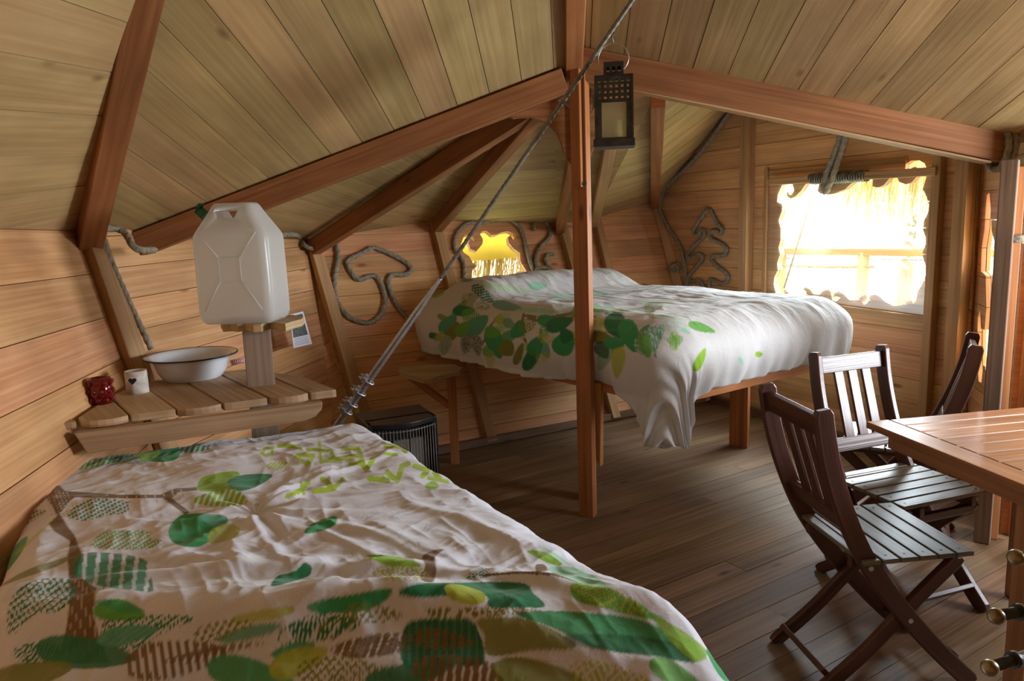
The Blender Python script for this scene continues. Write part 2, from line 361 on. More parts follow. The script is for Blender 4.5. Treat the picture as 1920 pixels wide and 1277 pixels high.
# ------------------------------------------------------------------ walls
mb = MB(); eu = A(0, 0, .06)
planks(mb, [C0f, C1f + (C1f - C0f) * .02, C1 + (C1 - C0) * .02 + nrm(C1 - C1f) * .07, C0 + nrm(C1 - C1f) * .07], C1 - C0, .185, (1, 0, 0), phase=.3)
mb.build('wall_left', M_wall, kind='structure')
q = [C1f, f0, C2, C1]
n2 = nrm(np.cross(C2 - C1, C1f - C1)); h2 = nrm(n2 * A(1, 1, 0)); f0b = f0 - h2 * (np.dot(f0 - C1f, n2) / np.dot(h2, n2)); pass
mb = MB(); planks(mb, [C1f, f0b, C2 + (C2 - f0b) * .04, C1 + nrm(C1 - C1f) * .07], A(f0b[0] - C1f[0], f0b[1] - C1f[1], .02), .142, (1, -.3, 0), phase=.4)
if np.linalg.norm(f0 - f0b) > .005: dd = nrm(C1f - f0b) * .07; planks(mb, [f0b + dd, f0, C2 + (C2 - f0) * .04, C2 + dd], A(f0b[0] - C1f[0], f0b[1] - C1f[1], .02), .142, CP - f0b, phase=.4)
mb.build('wall_back_left', M_wall, kind='structure')

def boolean_cut(o, polys, fr, depth=.3):
    """cut openings (2D polygons in frame fr) through object o"""
    inv0 = np.linalg.inv(np.array(o['_m']).reshape(4, 4)); dg = None
    for p in polys:
        c = MB(); c.M = fr; c.prism(p, -depth, depth); co = c.build('cutter', M_wall)
        md = o.modifiers.new('cut', 'BOOLEAN'); md.object = co; md.operation = 'DIFFERENCE'; md.solver = 'EXACT'
        bpy.context.view_layer.update(); dg = bpy.context.evaluated_depsgraph_get()
        me = bpy.data.meshes.new_from_object(o.evaluated_get(dg)); o.modifiers.clear(); o.data = me
        bpy.data.objects.remove(co)
    return o
def to2(fr, P):
    inv = np.linalg.inv(fr); return [tuple((inv[:3, :3] @ p + inv[:3, 3])[:2]) for p in P]

top_pts = [C6, C5, C4, C3, C2]
mb = MB(); planks(mb, [f0, f1] + [C6 + bup * .05, C5 + bup * .05, C4 + bup * .05, C3 + bup * .05, C2 + bup * .05], al, .142, bpn, phase=.2)
wb = mb.build('wall_back', M_wall, kind='structure')
star = [(200,960),(222,905),(262,905),(282,930),(277,945),(258,925),(243,950),(255,985),(290,1000),(325,960),(330,930),(312,900),(322,884),(350,880),(380,905),(410,902),(440,888),(475,882),(510,897),(524,925),(505,932),(492,905),(475,915),(480,950),(510,985),(545,1010),(548,1055),(560,1080),(585,1120),(610,1165),(600,1200),(240,1200),(262,1150),(270,1110),(290,1085),(265,1060),(250,1030),(215,1005)]
star3 = [onp(800 + x / 3.114, 150 + y / 3.114, f0, bpn) for x, y in star]
frb = frame(f0, al, n=bpn)
boolean_cut(wb, [to2(frb, star3)], frb)
# window wall
Wtop = lambda x, y: W(x, y)
wpoly = [W(1225, 377), W(1375, 195), W(1420, 175), W(1838, 270), WC, A(*f1)]
frw = frame(w0, wdr, n=wnr)
mb = MB(); planks(mb, wpoly, wdr + A(0, 0, .0), .142, wnr, phase=.6, joints=0)
ww = mb.build('wall_right', M_wall, kind='structure')
win = [(140,370),(145,320),(175,250),(200,247),(247,250),(258,290),(240,320),(222,318),(218,298),(206,302),(208,332),(235,347),(270,330),(310,290),(340,245),(390,238),(438,233),(422,290),(440,312),(500,320),(560,305),(620,280),(650,250),(690,225),(760,205),(812,202),(812,262),(850,270),(890,252),(930,205),(950,192),(982,195),(1000,230),(1040,246),(1085,235),(1120,195),(1138,150),(1118,122),(1090,128),(1083,148),(1040,146),(1045,105),(1085,80),(1140,77),(1180,100),(1194,140),(1190,200),(1165,280),(1190,330),(1208,390),(1205,440),(1175,500),(1165,560),(1185,620),(1185,670),(1165,720),(1165,760),(1185,820),(1185,890),(1160,950),(1130,1000),(1115,1070),(1095,1087),(1088,1062),(1060,1066),(1020,1095),(960,1102),(900,1072),(860,1035),(830,1022),(797,1028),(775,1082),(750,1095),(733,1075),(748,1048),(774,1050),(765,1022),(735,1030),(700,1060),(650,1062),(610,1020),(580,1000),(545,1008),(535,1040),(560,1035),(580,1050),(555,1072),(528,1060),(515,1000),(500,985),(465,995),(435,1023),(395,1018),(370,985),(340,970),(318,985),(346,1000),(340,1027),(300,1047),(255,1040),(215,1010),(190,980),(190,1030),(165,1044),(130,1010),(115,950),(120,900),(145,850),(140,800),(160,740),(150,690),(165,640),(165,560),(150,500),(175,430),(175,385)]
win3 = [W(1420 + x / 3.755, 280 + y / 3.755) for x, y in win]
boolean_cut(ww, [to2(frw, win3)], frw)
# short return wall with the wavy slit, then the long right wall (unseen opening added there to let side light in)
jd = nrm(J0 - WC); jn = A(-jd[1], jd[0], 0)
if np.dot(jn, CP - WC) < 0: jn = -jn
hJ = 1.78
mb = MB(); planks(mb, [WC, J0, J0 + A(0, 0, hJ), WC + A(0, 0, hJ)], jd, .142, jn, phase=.35)
wj = mb.build('wall_corner', M_wall, kind='structure')
slit = [(346,300),(350,268),(360,258),(366,330),(369,420),(380,470),(374,600),(364,700),(357,850),(357,940),(349,1072),(338,1010),(332,1010),(324,1085),(312,1080),(307,1000),(306,900),(309,800),(318,770),(322,850),(338,855),(346,760),(343,620),(322,600),(326,500),(338,420)]
frj = frame(WC, jd, n=jn); boolean_cut(wj, [to2(frj, [onp(1700 + x / 2.322, 250 + y / 2.322, WC, jn) for x, y in slit])], frj)
K1 = A(3.05, 2.75, 0)
rn = A(-.3, -.95, 0)
mb = MB(); planks(mb, [J0, K1, K1 + A(0, 0, 1.95), J0 + A(0, 0, 1.8)], K1 - J0, .15, rn, phase=.2)
planks(mb, [K1, A(3.1, 2.5, 0), A(3.1, 2.5, 2.3), K1 + A(0, 0, 2.3)], (0, 1, 0), .15, (-1, 0, 0))
planks(mb, [A(3.1, 1.5, 0), A(3.1, -1.5, 0), A(3.1, -1.5, 3.3), A(3.1, 1.5, 3.3)], (0, 1, 0), .15, (-1, 0, 0))
planks(mb, [A(3.1, 1.5, 0), A(3.1, 2.5, 0), A(3.1, 2.5, .9), A(3.1, 1.5, .9)], (0, 1, 0), .15, (-1, 0, 0))
planks(mb, [A(3.1, 1.5, 1.9), A(3.1, 2.5, 1.9), A(3.1, 2.5, 3.0), A(3.1, 1.5, 3.3)], (0, 1, 0), .15, (-1, 0, 0))
mb.build('wall_near_right', M_wall, kind='structure')
mb = MB(); planks(mb, [A(-2.0, -1.5, 0), A(3.1, -1.5, 0), A(3.1, -1.5, 3.9), A(-2.0, -1.5, 3.9)], (1, 0, 0), .15, (0, 1, 0))
mb.build('wall_behind', M_wall, kind='structure')

# ------------------------------------------------------------------ ceiling
up_ = (0, 0, -1)
def tri_planks(mb, P, pa, pb, width, ph=0., plane_o=None, plane_n=None):
    n = nrm(np.cross(P[1] - P[0], P[2] - P[0])); a = onp(*pa, P[0], n); b_ = onp(*pb, P[0], n); planks(mb, P, b_ - a, width, (0, 0, -1) if abs(n[2]) > .2 else CP - P[0], phase=ph)
mb = MB()
apexL = T + rdir * 5.2; apexR = T8 + rdir * 5.2
R1f = C1 + (R1t - C1) * 2.0
# left near roof (between the two left rafters)
def onL(p): p = np.array(p, float); p = p.copy(); p[2] = T[2] - ((p[:2] - T[:2]) @ Lpl[:2]) / Lpl[2]; return p
def onR(p): p = np.array(p, float); p = p.copy(); p[2] = T8[2] - ((p[:2] - T8[:2]) @ Rpl[:2]) / Rpl[2]; return p
planks(mb, [E2, T, apexL, onL(R1f), onL(C1)], rdir, .152, up_, phase=.55)
# left side roof, low
tri_planks(mb, [C1, C0, onL(R1f)], (0, 155), (189, 178), .17, .3); planks(mb, [C0, onL(R1f), apexL], (0, 1, 0), .17, up_)
planks(mb, [T + A(-.05, .25, -.05), T8 + A(.05, .25, -.05), apexR + A(.1, 0, 0), apexL + A(-.1, 0, 0)], rdir, .2, up_)
# right near roof
planks(mb, [T8, E8, onR(E8 + A(1.2, -.1, 0)), onR(E8 + A(1.2, -4.75, 0)), apexR], rdir, .152, up_, phase=.3)
# apse
Ta = aty(1033, 159, 3.55); T5 = aty(1107, 150, 3.55); T6 = aty(1163, 156, 3.55); T7 = aty(1236, 166, 3.55); Wp = W(1375, 195)
upo = A(0, 0, .055)
tri_planks(mb, [E2, C2, T + A(0, .06, 0)], (498, 372), (607, 398), .15, .2)
tri_planks(mb, [C2, C3, Ta], (842, 262), (900, 285), .15, .5)
tri_planks(mb, [C2, Ta, T + A(0, .06, 0)], (842, 262), (900, 285), .15, .5)
tri_planks(mb, [C3, C4, Ta + A(0, 0, .02)], (893, 336), (1055, 325), .15, .35)
tri_planks(mb, [Ta + A(0, 0, .02), C4, T5], (893, 336), (1055, 325), .15, .35)
tri_planks(mb, [C4, C5, T6], (1100, 350), (1200, 345), .15); tri_planks(mb, [C4, T6, T5], (1100, 350), (1200, 345), .15)
tri_planks(mb, [C5, C6, T7], (1187, 231), (1224, 221), .15, .4); tri_planks(mb, [C5, T7, T6], (1187, 231), (1224, 221), .15, .4)
tri_planks(mb, [C6, T7, Wp], (1240, 233), (1300, 190), .15, .2)
# strip of roof behind the right beam down to the window wall
WT = [W(1420, 175), W(1838, 270)]
tri_planks(mb, [T7, Wp, WT[0]], (1300, 180), (1400, 140), .15); tri_planks(mb, [T7, WT[0], E8 + A(0, .03, 0)], (1400, 180), (1500, 140), .15)
tri_planks(mb, [WT[0], WT[1], E8 + A(0, .03, 0)], (1500, 180), (1600, 140), .15)
tri_planks(mb, [T + A(0, .06, 0), T8 + A(0, .1, 0), T5], (1060, 120), (1100, 120), .15)
hJ2 = A(0, 0, hJ)
planks(mb, [WT[1], WC + hJ2 + A(.1, .1, 0), J0 + A(0, 0, 1.8), E8], (1, 0, 0), .15, up_)
planks(mb, [E8, J0 + A(0, 0, 1.8), K1 + A(0, 0, 1.8), onR(E8 + A(1.2, -.1, 0))], (1, 0, 0), .15, up_)
ceil = mb.build('ceiling', M_roof, kind='structure')

# ------------------------------------------------------------------ timbers
def timber(name, p0, p1, w, h, mat, label, cat='beam', up=(0, 0, 1), group=None, roll=0., bevel=.004):
    mb = MB(); mb.beam(p0, p1, w, h, up, roll); return one(mb, name, mat, label, cat, group, bevel)
dz = A(0, 0, .075)
timber('roof_rafter', C1 + A(.04, -.02, -.03), R1t + nrm(R1t - C1) * .8 + A(-.13, 0, -.075), .09, .125, M_beam,
       'dark brown rafter rising steeply from the leaning stud at the upper left corner', 'rafter')
timber('roof_rafter', E2 + A(.0, -.02, -.05), T + A(-.02, -.02, -.06), .075, .11, M_beam, 'long brown rafter sloping from behind the water container up to the central post', 'rafter')
timber('roof_rafter', C2 + A(.05, -.09, -.045), T + A(-.03, .08, -.075), .07, .1, M_beam, 'reddish brown rafter below the long one, ending above the mushroom-shaped rope', 'rafter')
timber('roof_rafter', C3 + A(.03, -.07, -.04), Ta + A(-.06, .07, -.10), .065, .09, M_beam, 'brown rafter rising from the left upper side of the yellow lit window', 'rafter')
timber('roof_rafter', C4 + A(0, -.05, -.04), T5 + A(-.02, .05, -.07), .065, .09, M_beam, 'brown rafter meeting the wall right of the yellow window, mostly behind the post', 'rafter')
timber('roof_rafter', C5 + A(0, -.05, -.03), T6 + A(0, .05, -.06), .065, .09, M_stud, 'pale rafter seen just right of the central post below the lantern', 'rafter')
timber('roof_rafter', C6 + A(-.02, -.06, -.02), T7 + A(.0, .03, -.04), .07, .09, M_beam, 'upright-looking reddish rafter between the lantern and the rope of the fir tree', 'rafter')
R8a = (T8 + aty(1097, 150, 3.45)) / 2 + A(-.07, 0, .018); R8b = (aty(1890, 248, 3.22) + aty(1880, 303, 3.22)) / 2
timber('tie_beam', R8a, R8b, .075, .135, M_beam, 'long reddish beam sloping down right from the post above the wavy window', 'beam')
mb = MB(); q0 = aty(1100, 153, 3.45); q1 = aty(1850, 305, 3.22); mb.beam(q0, q1, .08, .008)
one(mb, 'beam_strip', M_stud, 'thin pale strip along the underside of the right sloping beam', 'strip')
pu = A(0, 0, .0)
timber('ridge_beam', T + A(.032, .12, -.015), T + A(.035, .0, -.005) + rdir * 1.6, .075, .11, M_post, 'brown ridge beam running up toward the viewer above the post', 'beam')

# leaning wall studs
def stud(topp, footp, inn, w, label, d=.055, cat='wall stud', off=.033):
    t = np.array(topp, float); f = np.array(footp, float); inn = nrm(inn)
    return timber('wall_stud', f + inn * off, t + inn * off, w, d, M_stud, label, cat, up=inn)
n2w = nrm(np.cross(C1f - f0, C1 - C1f)); n2w = n2w if np.dot(n2w, CP - C1f) > 0 else -n2w
stud(C1 + A(.03, 0, -.05), C1f, n2w, .085, 'leaning pale stud in the left corner with a rope beside it, behind the shelf', d=.06)
stud(C2, f0, bpn + n2w * .5, .075, 'leaning stud between the water container and the mushroom-shaped rope')
S3f = onp(920, 832, f0, bpn); S3f = f0 + al * .74 ; stud(C3, f0 + al * np.dot(onz(920, 832, 0) - f0, al), bpn, .07, 'leaning stud left of the yellow lit window, going down behind the far bed')
stud(C4, f0 + al * np.dot(onz(1150, 787, 0) - f0, al), bpn, .065, 'leaning stud right of the yellow window, partly behind the central post')
stud(C5, f0 + al * np.dot(onz(1200, 778, 0) - f0, al), bpn, .06, 'leaning stud just right of the central post above the far bed')
stud(C6 + wnr * .0, f1 + A(-.03, -.02, 0), wnr + bpn, .07, 'reddish leaning stud left of the long hanging rope with a knot')
def vstud(x, yb, yt, w, label, off=.03, d=.055, mat=None, z0=0.0):
    p = W(x, (yb + yt) / 2, 0); t = W(x, yt); a = A(p[0], p[1], z0) + wnr * off; b_ = A(p[0], p[1], t[2]) + wnr * off
    return timber('wall_stud', a, b_, w, d, mat or M_stud, label, 'wall stud', up=wnr)
vstud(1407, 560, 195, .075, 'upright stud between the fir tree rope and the window', d=.07, off=.036)
vstud(1757, 690, 285, .05, 'upright stud along the right edge of the wavy window', d=.05)
vstud(1808, 760, 300, .07, 'thick upright stud at the corner left of the narrow wavy slit', d=.08, off=.042)
# jamb posts beside the slit
jp = aty(1879, 500, 3.0); jt = aty(1895, 300, 3.02)
timber('door_post', A(jt[0], jt[1], 0.0), A(jt[0], jt[1], jt[2]), .06, .085, M_grey, 'grey upright post right of the narrow wavy slit', 'post', up=(-.6, -.8, 0))
jt2 = aty(1913, 312, 3.02)
timber('door_post', A(jt2[0] + .01, jt2[1] + .03, 0), A(jt2[0] + .01, jt2[1] + .03, jt2[2]), .05, .06, M_post, 'orange upright post at the far right beside the grey one', 'post', up=(-.3, -.95, 0))

# baseboard along the back wall
mb = MB(); mb.beam(f0 + A(.02, -.04, .03), f1 + A(-.04, -.03, .03), .03, .05); mb.build('baseboard_back', M_floor, kind='structure', bevel=.003)
mb = MB(); mb.beam(WC + wnr * .03 + A(0, 0, .03), f1 + wnr * .03 + A(0, -.06, .03), .025, .06); mb.build('baseboard_right', M_floor, kind='structure', bevel=.003)

# central post: two timbers bolted together, with carved braces
pf = onz(1098, 966, 0)
root = thing('central_post', pf, 0, 'tall reddish wooden post standing in the middle of the room', 'post')
tl = A(-.004, .0, 0)                                   # the post leans a little to the left
pang = radians(-28)
pup = (sin(pang), -cos(pang), 0)
ptop = pf + tl + A(0, 0, T[2] - .02)
mb = MB(); mb.beam(pf + A(.012, .0, 0), ptop + A(.012, 0, 0), .075, .055, up=pup)
mb.build('post_shaft', M_post, root, bevel=.003)
z1 = onp(1080, 352, pf, (0, 1, 0))[2]
a = pf + tl * (z1 / T[2]); mb = MB(); mb.beam(a + A(-.008, -.046, z1), ptop + A(-.008, -.046, .03), .042, .025, up=pup)
tag(mb.build('upper_cheek', M_post, root, bevel=.003), 'paler upper board on the post face')
z0, z1 = .24, .66
mb = MB(); mb.M = frame(pf + A(.062, .045, 0) + tl * .2, (0, 0, 1), n=(sin(pang), -cos(pang), 0)); mb.prism([(.33, .03), (.24, -.03), (.66, -.04), (.66, .03)], -.02, .02)
mb.build('bed_bracket', M_post, root, bevel=.003)
mb = MB(); mb.tube([pf + A(.02, -.05, 1.6), pf + A(.02, -.062, 1.6)], .008, 10); mb.build('bolt', M_dark, root)
# carved braces
def brace(px_list, Y, th, name='brace', nx=None):
    P = [aty(x, y, Y) for x, y in px_list]; fr = frame(P[0], (1, 0, 0), n=(0, -1, 0)); mb = MB(); mb.M = fr
    mb.prism(to2(fr, P), -th / 2, th / 2); return mb
lb = [(950, 213), (960, 203), (1005, 173), (1020, 172), (1072, 208), (1072, 310)] + [(1064, 303), (1058, 290), (1052, 270), (1044, 252), (1030, 236), (1012, 226), (992, 221), (975, 221), (962, 223), (952, 220)]
brace(lb, 3.47, .045).build('brace', M_beam, root, bevel=.003)
rb = [(1104, 215), (1122, 190), (1140, 160), (1200, 165), (1226, 168), (1222, 178), (1200, 183), (1180, 186), (1160, 196), (1142, 215), (1128, 240), (1118, 262), (1110, 285), (1104, 300), (1098, 300)]
brace(rb, 3.5, .045).build('brace', M_beam, root, bevel=.003)

# ------------------------------------------------------------------ window fittings
root = thing('window_frame', W(1590, 575) * A(1, 1, 0) + A(0, 0, W(1590, 575)[2]), 0, 'wooden frame with a clear sheet around the wavy-edged window opening', 'window frame')
def wbar(x0, y0, x1, y1, w, d, off, name, mat=M_stud, lab=None):
    a, b_ = W(x0, y0, off), W(x1, y1, off); mb = MB(); mb.beam(a, b_, d, w) if abs(a[2] - b_[2]) < .4 else mb.beam(a, b_, w, d, up=wnr)
    o = mb.build(name, mat, root, bevel=.003)
    if lab: o['label'] = lab
    return o
wbar(1438, 316, 1432, 560, .03, .02, .014, 'side_strip')
wbar(1443, 325, 1700, 301, .035, .015, .012, 'top_strip')
wbar(1436, 559, 1741, 600, .035, .03, .02, 'bottom_rail')
zz = .006
pan = [W(1440, 335, .009), W(1745, 312, .009), W(1745, 592, .009), W(1436, 552, .009)]
mb = MB(); frp = frame(pan[0], wdr, n=wnr); mb.M = frp; mb.prism(to2(frp, pan), -.002, .001); tag(mb.build('pane', M_pane, root), 'clear plastic sheet')
# the pole across the window with rope
root = thing('shutter_bar', W(1600, 345, .06), 0, 'wooden bar lying across the top of the wavy window, wrapped with dark cord', 'bar')
a, b_ = W(1443, 341, .055), W(1757, 321, .055)
mb = MB(); mb.beam(a, b_, .03, .045); mb.build('bar', M_stud, root, bevel=.004)
c0 = a + (b_ - a) * .29; c1 = a + (b_ - a) * .64
hel = []
for k in range(160):
    t = k / 159; p = c0 + (c1 - c0) * t; an = k * .9; hel.append(p + wnr * .026 * cos(an) + A(0, 0, .031) * sin(an))
mb = MB(); mb.tube(hel, .006, 8); tag(mb.build('cord_wrap', M_cable, root), 'dark cord winding')
def wrope(px_, r, off, name, label, cat='rope', n=8, surf=None):
    f = surf or (lambda x, y: W(x, y, off)); path = catmull([f(*p) for p in px_], n)
    return one(rope_mb(path, r * 1.15), name, M_rope, label, cat)
P1 = [W(1592, 235, .16), W(1578, 285, .11), W(1562, 330, .10), W(1553, 350, .095), W(1550, 358, .07), W(1546, 350, .03), W(1548, 335, .03)]
P2 = [W(1583, 235, .15), W(1566, 285, .11), W(1548, 330, .095), W(1544, 352, .09), W(1548, 362, .07)]
one(rope_mb(catmull(P1, 8), .018), 'hanging_rope', M_rope, 'right strand of the doubled rope holding the bar over the window', 'rope', 'two strands holding the window bar')
one(rope_mb(catmull(P2, 8), .018), 'hanging_rope', M_rope, 'left strand of the doubled rope holding the bar over the window', 'rope', 'two strands holding the window bar')

tree = [(655,1160),(655,1040),(615,975),(545,985),(505,945),(560,860),(645,765),(640,710),(595,700),(545,738),(500,730),(500,690),(590,590),(660,525),(668,470),(635,445),(615,490),(575,500),(560,450),(620,350),(680,262),(712,240),(745,270),(800,380),(855,440),(838,488),(785,462),(730,482),(735,535),(830,585),(898,640),(892,700),(840,718),(768,722),(745,762),(800,830),(880,880),(918,940),(892,1000),(820,1000),(750,962),(720,995),(722,1160)]
wrope([(1200 + x / 5.55, 350 + y / 5.55) for x, y in tree], .0145, .017, 'tree_rope', 'hemp rope bent into a fir tree outline on the wall behind the far bed', n=6)
wrope([(1376, 200), (1340, 250), (1300, 300), (1252, 348), (1238, 375), (1238, 395), (1252, 425), (1275, 462), (1284, 500), (1288, 530), (1290, 575)], .014, .022, 'wall_rope', 'long rope running down the wall left of the fir tree outline')
# knot
kc = W(1266, 502, .06); pts = []
for k in range(60):
    t = k / 59 * 4 * pi; pts.append(kc + A(.028 * sin(t) + .012 * sin(2.5 * t), .012 * cos(1.5 * t), .034 * cos(t) * (1 if k < 30 else .7)))
one(rope_mb(pts, .011), 'rope_knot', M_rope, 'small knot of rope on the leaning stud left of the fir tree', 'knot')

bw = lambda off: (lambda x, y: onp(x, y, f0 + bpn * off, bpn))
mush = [(627,440),(634,480),(627,525),(632,565),(655,595),(690,605),(714,590),(722,560),(713,530),(700,517),(672,524),(656,505),(653,488),(680,474),(698,465),(716,469),(742,481),(764,494),(771,506),(760,515),(734,516),(728,530),(736,556),(750,580),(770,604)]
wrope(mush, .0145, .017, 'mushroom_rope', 'hemp rope bent into a mushroom outline on the back wall', n=8, surf=bw(.017))
arch = [(870,522),(869,492),(853,465),(856,440),(876,420),(905,417),(922,414),(945,411),(962,416),(977,430),(985,455),(992,485),(1001,508),(1012,515)]
wrope(arch, .014, .017, 'window_rope', 'rope arching around the yellow lit window behind the far bed', n=8, surf=bw(.017))
wrope([(1001,432),(1001,420),(1016,414),(1030,424),(1031,443),(1016,460),(1006,478),(1005,500),(1014,515),(1020,526)], .014, .017, 'hooked_rope', 'tall hooked rope right of the yellow window', n=8, surf=bw(.018))
wrope([(1038,477),(1026,478),(1023,492),(1034,506),(1046,514),(1060,526)], .014, .017, 'hooked_rope', 'short hooked rope right of the yellow window, beside the tall one', n=8, surf=bw(.018))
wrope([(1000,518),(1010,503),(1024,502),(1040,512),(1054,524)], .012, .03, 'rope_tie', 'low rope twist where the window ropes meet above the far bed', n=6, surf=bw(.045))
# eave ropes on the left
s2 = lambda off: (lambda x, y: onp(x, y, C1 + n2w * off, n2w))
one(rope_mb(catmull([s2(.04)(172, 424), s2(.05)(200, 428), s2(.06)(228, 432), s2(.12)(240, 445), s2(.16)(250, 462), s2(.16)(266, 469), s2(.12)(290, 469)], 8), .015), 'eave_rope', M_rope, 'rope looped under the end of the long rafter left of the water container', 'rope')
one(rope_mb([s2(.07)(186, 440), s2(.07)(208, 490), s2(.07)(246, 575), s2(.07)(284, 655)], .013), 'stud_rope', M_rope, 'straight rope running down beside the leaning left corner stud', 'rope')
one(rope_mb(catmull([s2(.05)(330, 437), s2(.04)(380, 440), s2(.04)(470, 445), s2(.04)(545, 440), bw(.08)(562, 446), bw(.12)(572, 460), bw(.12)(585, 466), bw(.06)(602, 462)], 8), .014), 'eave_rope', M_rope, 'rope along the top of the wall behind the water container', 'rope')
# rope lashing on the right beam end
kp = R8b
pts = []
for k in range(90):
    t = k / 89; an = t * 4 * pi; c = kp + A(-.05 + .06 * t, 0, -.005); pts.append(c + A(.0, .062 * sin(an), .088 * cos(an)))
pts += [kp + A(.06, -.05, .09), kp + A(.14, -.04, .12), kp + A(.3, -.02, .15)]
one(rope_mb(pts, .014), 'beam_lashing', M_rope, 'thick rope lashed around the right end of the long sloping beam', 'rope')
kp = A(jt2[0], jt2[1], 0); z = aty(1893, 455, 3.0)[2]; pts = [kp + A(.045 * cos(a), .045 * sin(a) + .01, z + .002 * a) for a in np.linspace(0, 5 * pi, 60)]
one(rope_mb(pts, .009), 'post_lashing', M_rope, 'small rope binding halfway up the orange post at the far right', 'rope')

# ------------------------------------------------------------------ outdoors seen through the openings
G = -.35
mb = MB(); mb.prism([(-8, 3), (14, -4), (18, 22), (-8, 22)], G - .1, G); o = mb.build('ground', plain('grass', (.36, .42, .24), .9, noise=.3, nscale=3)); tag(o, 'sunlit green ground outside the window', 'ground', kind='structure')
def out(x, y, off): return W(x, y, -off)
a, b_ = out(1440, 471, 1.0), out(1760, 474, 1.0)
root = thing('terrace_railing', a * A(1, 1, 0), 0, 'overexposed terrace railing with a wooden rail and rope net outside the window', 'railing')
mb = MB(); mb.beam(a - (b_ - a) * .3, b_ + (b_ - a) * .4, .06, .05); mb.build('rail', M_post, root)
for t in (.1, .62, 1.1):
    p = a + (b_ - a) * t; mb = MB(); mb.beam(p * A(1, 1, 0) + A(0, 0, G), p + A(0, 0, -.0), .06, .06, up=(0, 1, 0)); mb.build('rail_post', M_stud, root)
a2, b2 = out(1440, 496, 1.0), out(1640, 500, 1.0); rope_mb([a2, (a2 + b2) / 2 - A(0, 0, .01), b2], .013).build('rail_rope', M_rope, root)
for k, yy in enumerate((484, 515, 530, 545)):
    mb = MB(); mb.tube([out(1440, yy, 1.02), out(1760, yy + 4, 1.02)], .003, 6); mb.build('net_cord', M_cable, root)
# guy cable outside
mb = MB(); mb.tube([out(1545, 300, .5), out(1470, 540, .5)], .008, 8); one(mb, 'guy_cable', M_cable, 'thin taut cable crossing the bright view outside the window', 'cable')
# thatch fringe above the window and behind the yellow window
def thatch(a, b_, n, lmin, lmax, name, label, dirn, spread=.05):
    mb = MB()
    for i in range(n):
        t = random.random(); p = a + (b_ - a) * t + A(*(RNG.uniform(-1, 1, 3) * spread)); L = random.uniform(lmin, lmax)
        d = nrm(A(random.uniform(-.18, .18), random.uniform(-.1, .1), -1) + dirn); r = random.uniform(.002, .005)
        mb.tube([p, p + d * L * .5 + A(random.uniform(-.01, .01), 0, 0), p + d * L], lambda q, r=r: r * (1 - .7 * q), 4)
    o = mb.build(name, M_straw); tag(o, label, 'thatch', kind='stuff'); return o
thatch(out(1570, 290, .22), out(1790, 285, .22), 420, .2, .42, 'thatch_fringe', 'pale straw thatch hanging outside at the top right of the window', A(-.05, 0, 0))
s0, s1 = onp(850, 470, f0 - bpn * .22, bpn), onp(1020, 470, f0 - bpn * .22, bpn)
thatch(s0, s1, 330, .3, .5, 'thatch_fringe', 'yellow lit straw strands in the lower part of the small back window', A(-.12, 0, 0), .02)
ys = [onp(x, y, f0 - bpn * .16, bpn) for x, y in [(835, 415), (1020, 415), (1020, 476), (930, 486), (835, 494)]]
mb = MB(); fy = frame(ys[0], al, n=bpn); mb.M = fy; mb.prism(to2(fy, ys), -.002, .002); one(mb, 'yellow_sheet', M_yellow, 'bright yellow translucent sheet filling the upper part of the small back window', 'sheet')
for i, (x, y, r, lab) in enumerate([(1440, 420, .8, 'pale green tree crown outside at the left of the window'), (1700, 400, 1.0, 'pale green tree crown outside at the middle of the window')]):
    c = W(x, y, -6.0 - i); root = thing('garden_tree', A(c[0], c[1], G), 0, lab, 'tree')
    mb = MB(); mb.tube([A(c[0], c[1], G), A(c[0] + .1, c[1], c[2])], lambda t: .12 - .05 * t, 10); mb.build('trunk', M_grey, root)
    mb = MB()
    for k in range(700):
        p = c + nrm(RNG.normal(size=3)) * r * random.random() ** .4; d = nrm(RNG.normal(size=3)); e = nrm(np.cross(d, RNG.normal(size=3))); s_ = .09
        mb.add([p - d * s_, p + e * s_ * .5, p + d * s_, p - e * s_ * .5], [(0, 1, 2, 3)])
    mb.build('crown', M_leaf, root)

# ------------------------------------------------------------------ noise for cloth
class VN:
    def __init__(s, seed): s.g = np.random.RandomState(seed).rand(128, 128)
    def __call__(s, x, y):
        xi = np.floor(x).astype(int); yi = np.floor(y).astype(int); fx = x - xi; fy = y - yi
        fx = fx * fx * fx * (fx * (6 * fx - 15) + 10); fy = fy * fy * fy * (fy * (6 * fy - 15) + 10); g = s.g
        a = g[xi % 128, yi % 128]; b_ = g[(xi + 1) % 128, yi % 128]; c = g[xi % 128, (yi + 1) % 128]; d = g[(xi + 1) % 128, (yi + 1) % 128]
        return (a * (1 - fx) + b_ * fx) * (1 - fy) + (c * (1 - fx) + d * fx) * fy - .5
def fbm(vn, x, y, o=4):
    t = 0; a = 1.
    for k in range(o): t = t + a * vn(x * 2 ** k + 17 * k, y * 2 ** k + 5 * k); a *= .5
    return t
def ridged(vn, x, y, o=3):
    t = 0; a = 1.
    for k in range(o): t = t + a * (1 - 2 * np.abs(vn(x * 2 ** k + 7 * k, y * 2 ** k + 3 * k)) * 2); a *= .5
    return t
def smooth(a, b_, x): t = np.clip((x - a) / (b_ - a), 0, 1); return t * t * (3 - 2 * t)
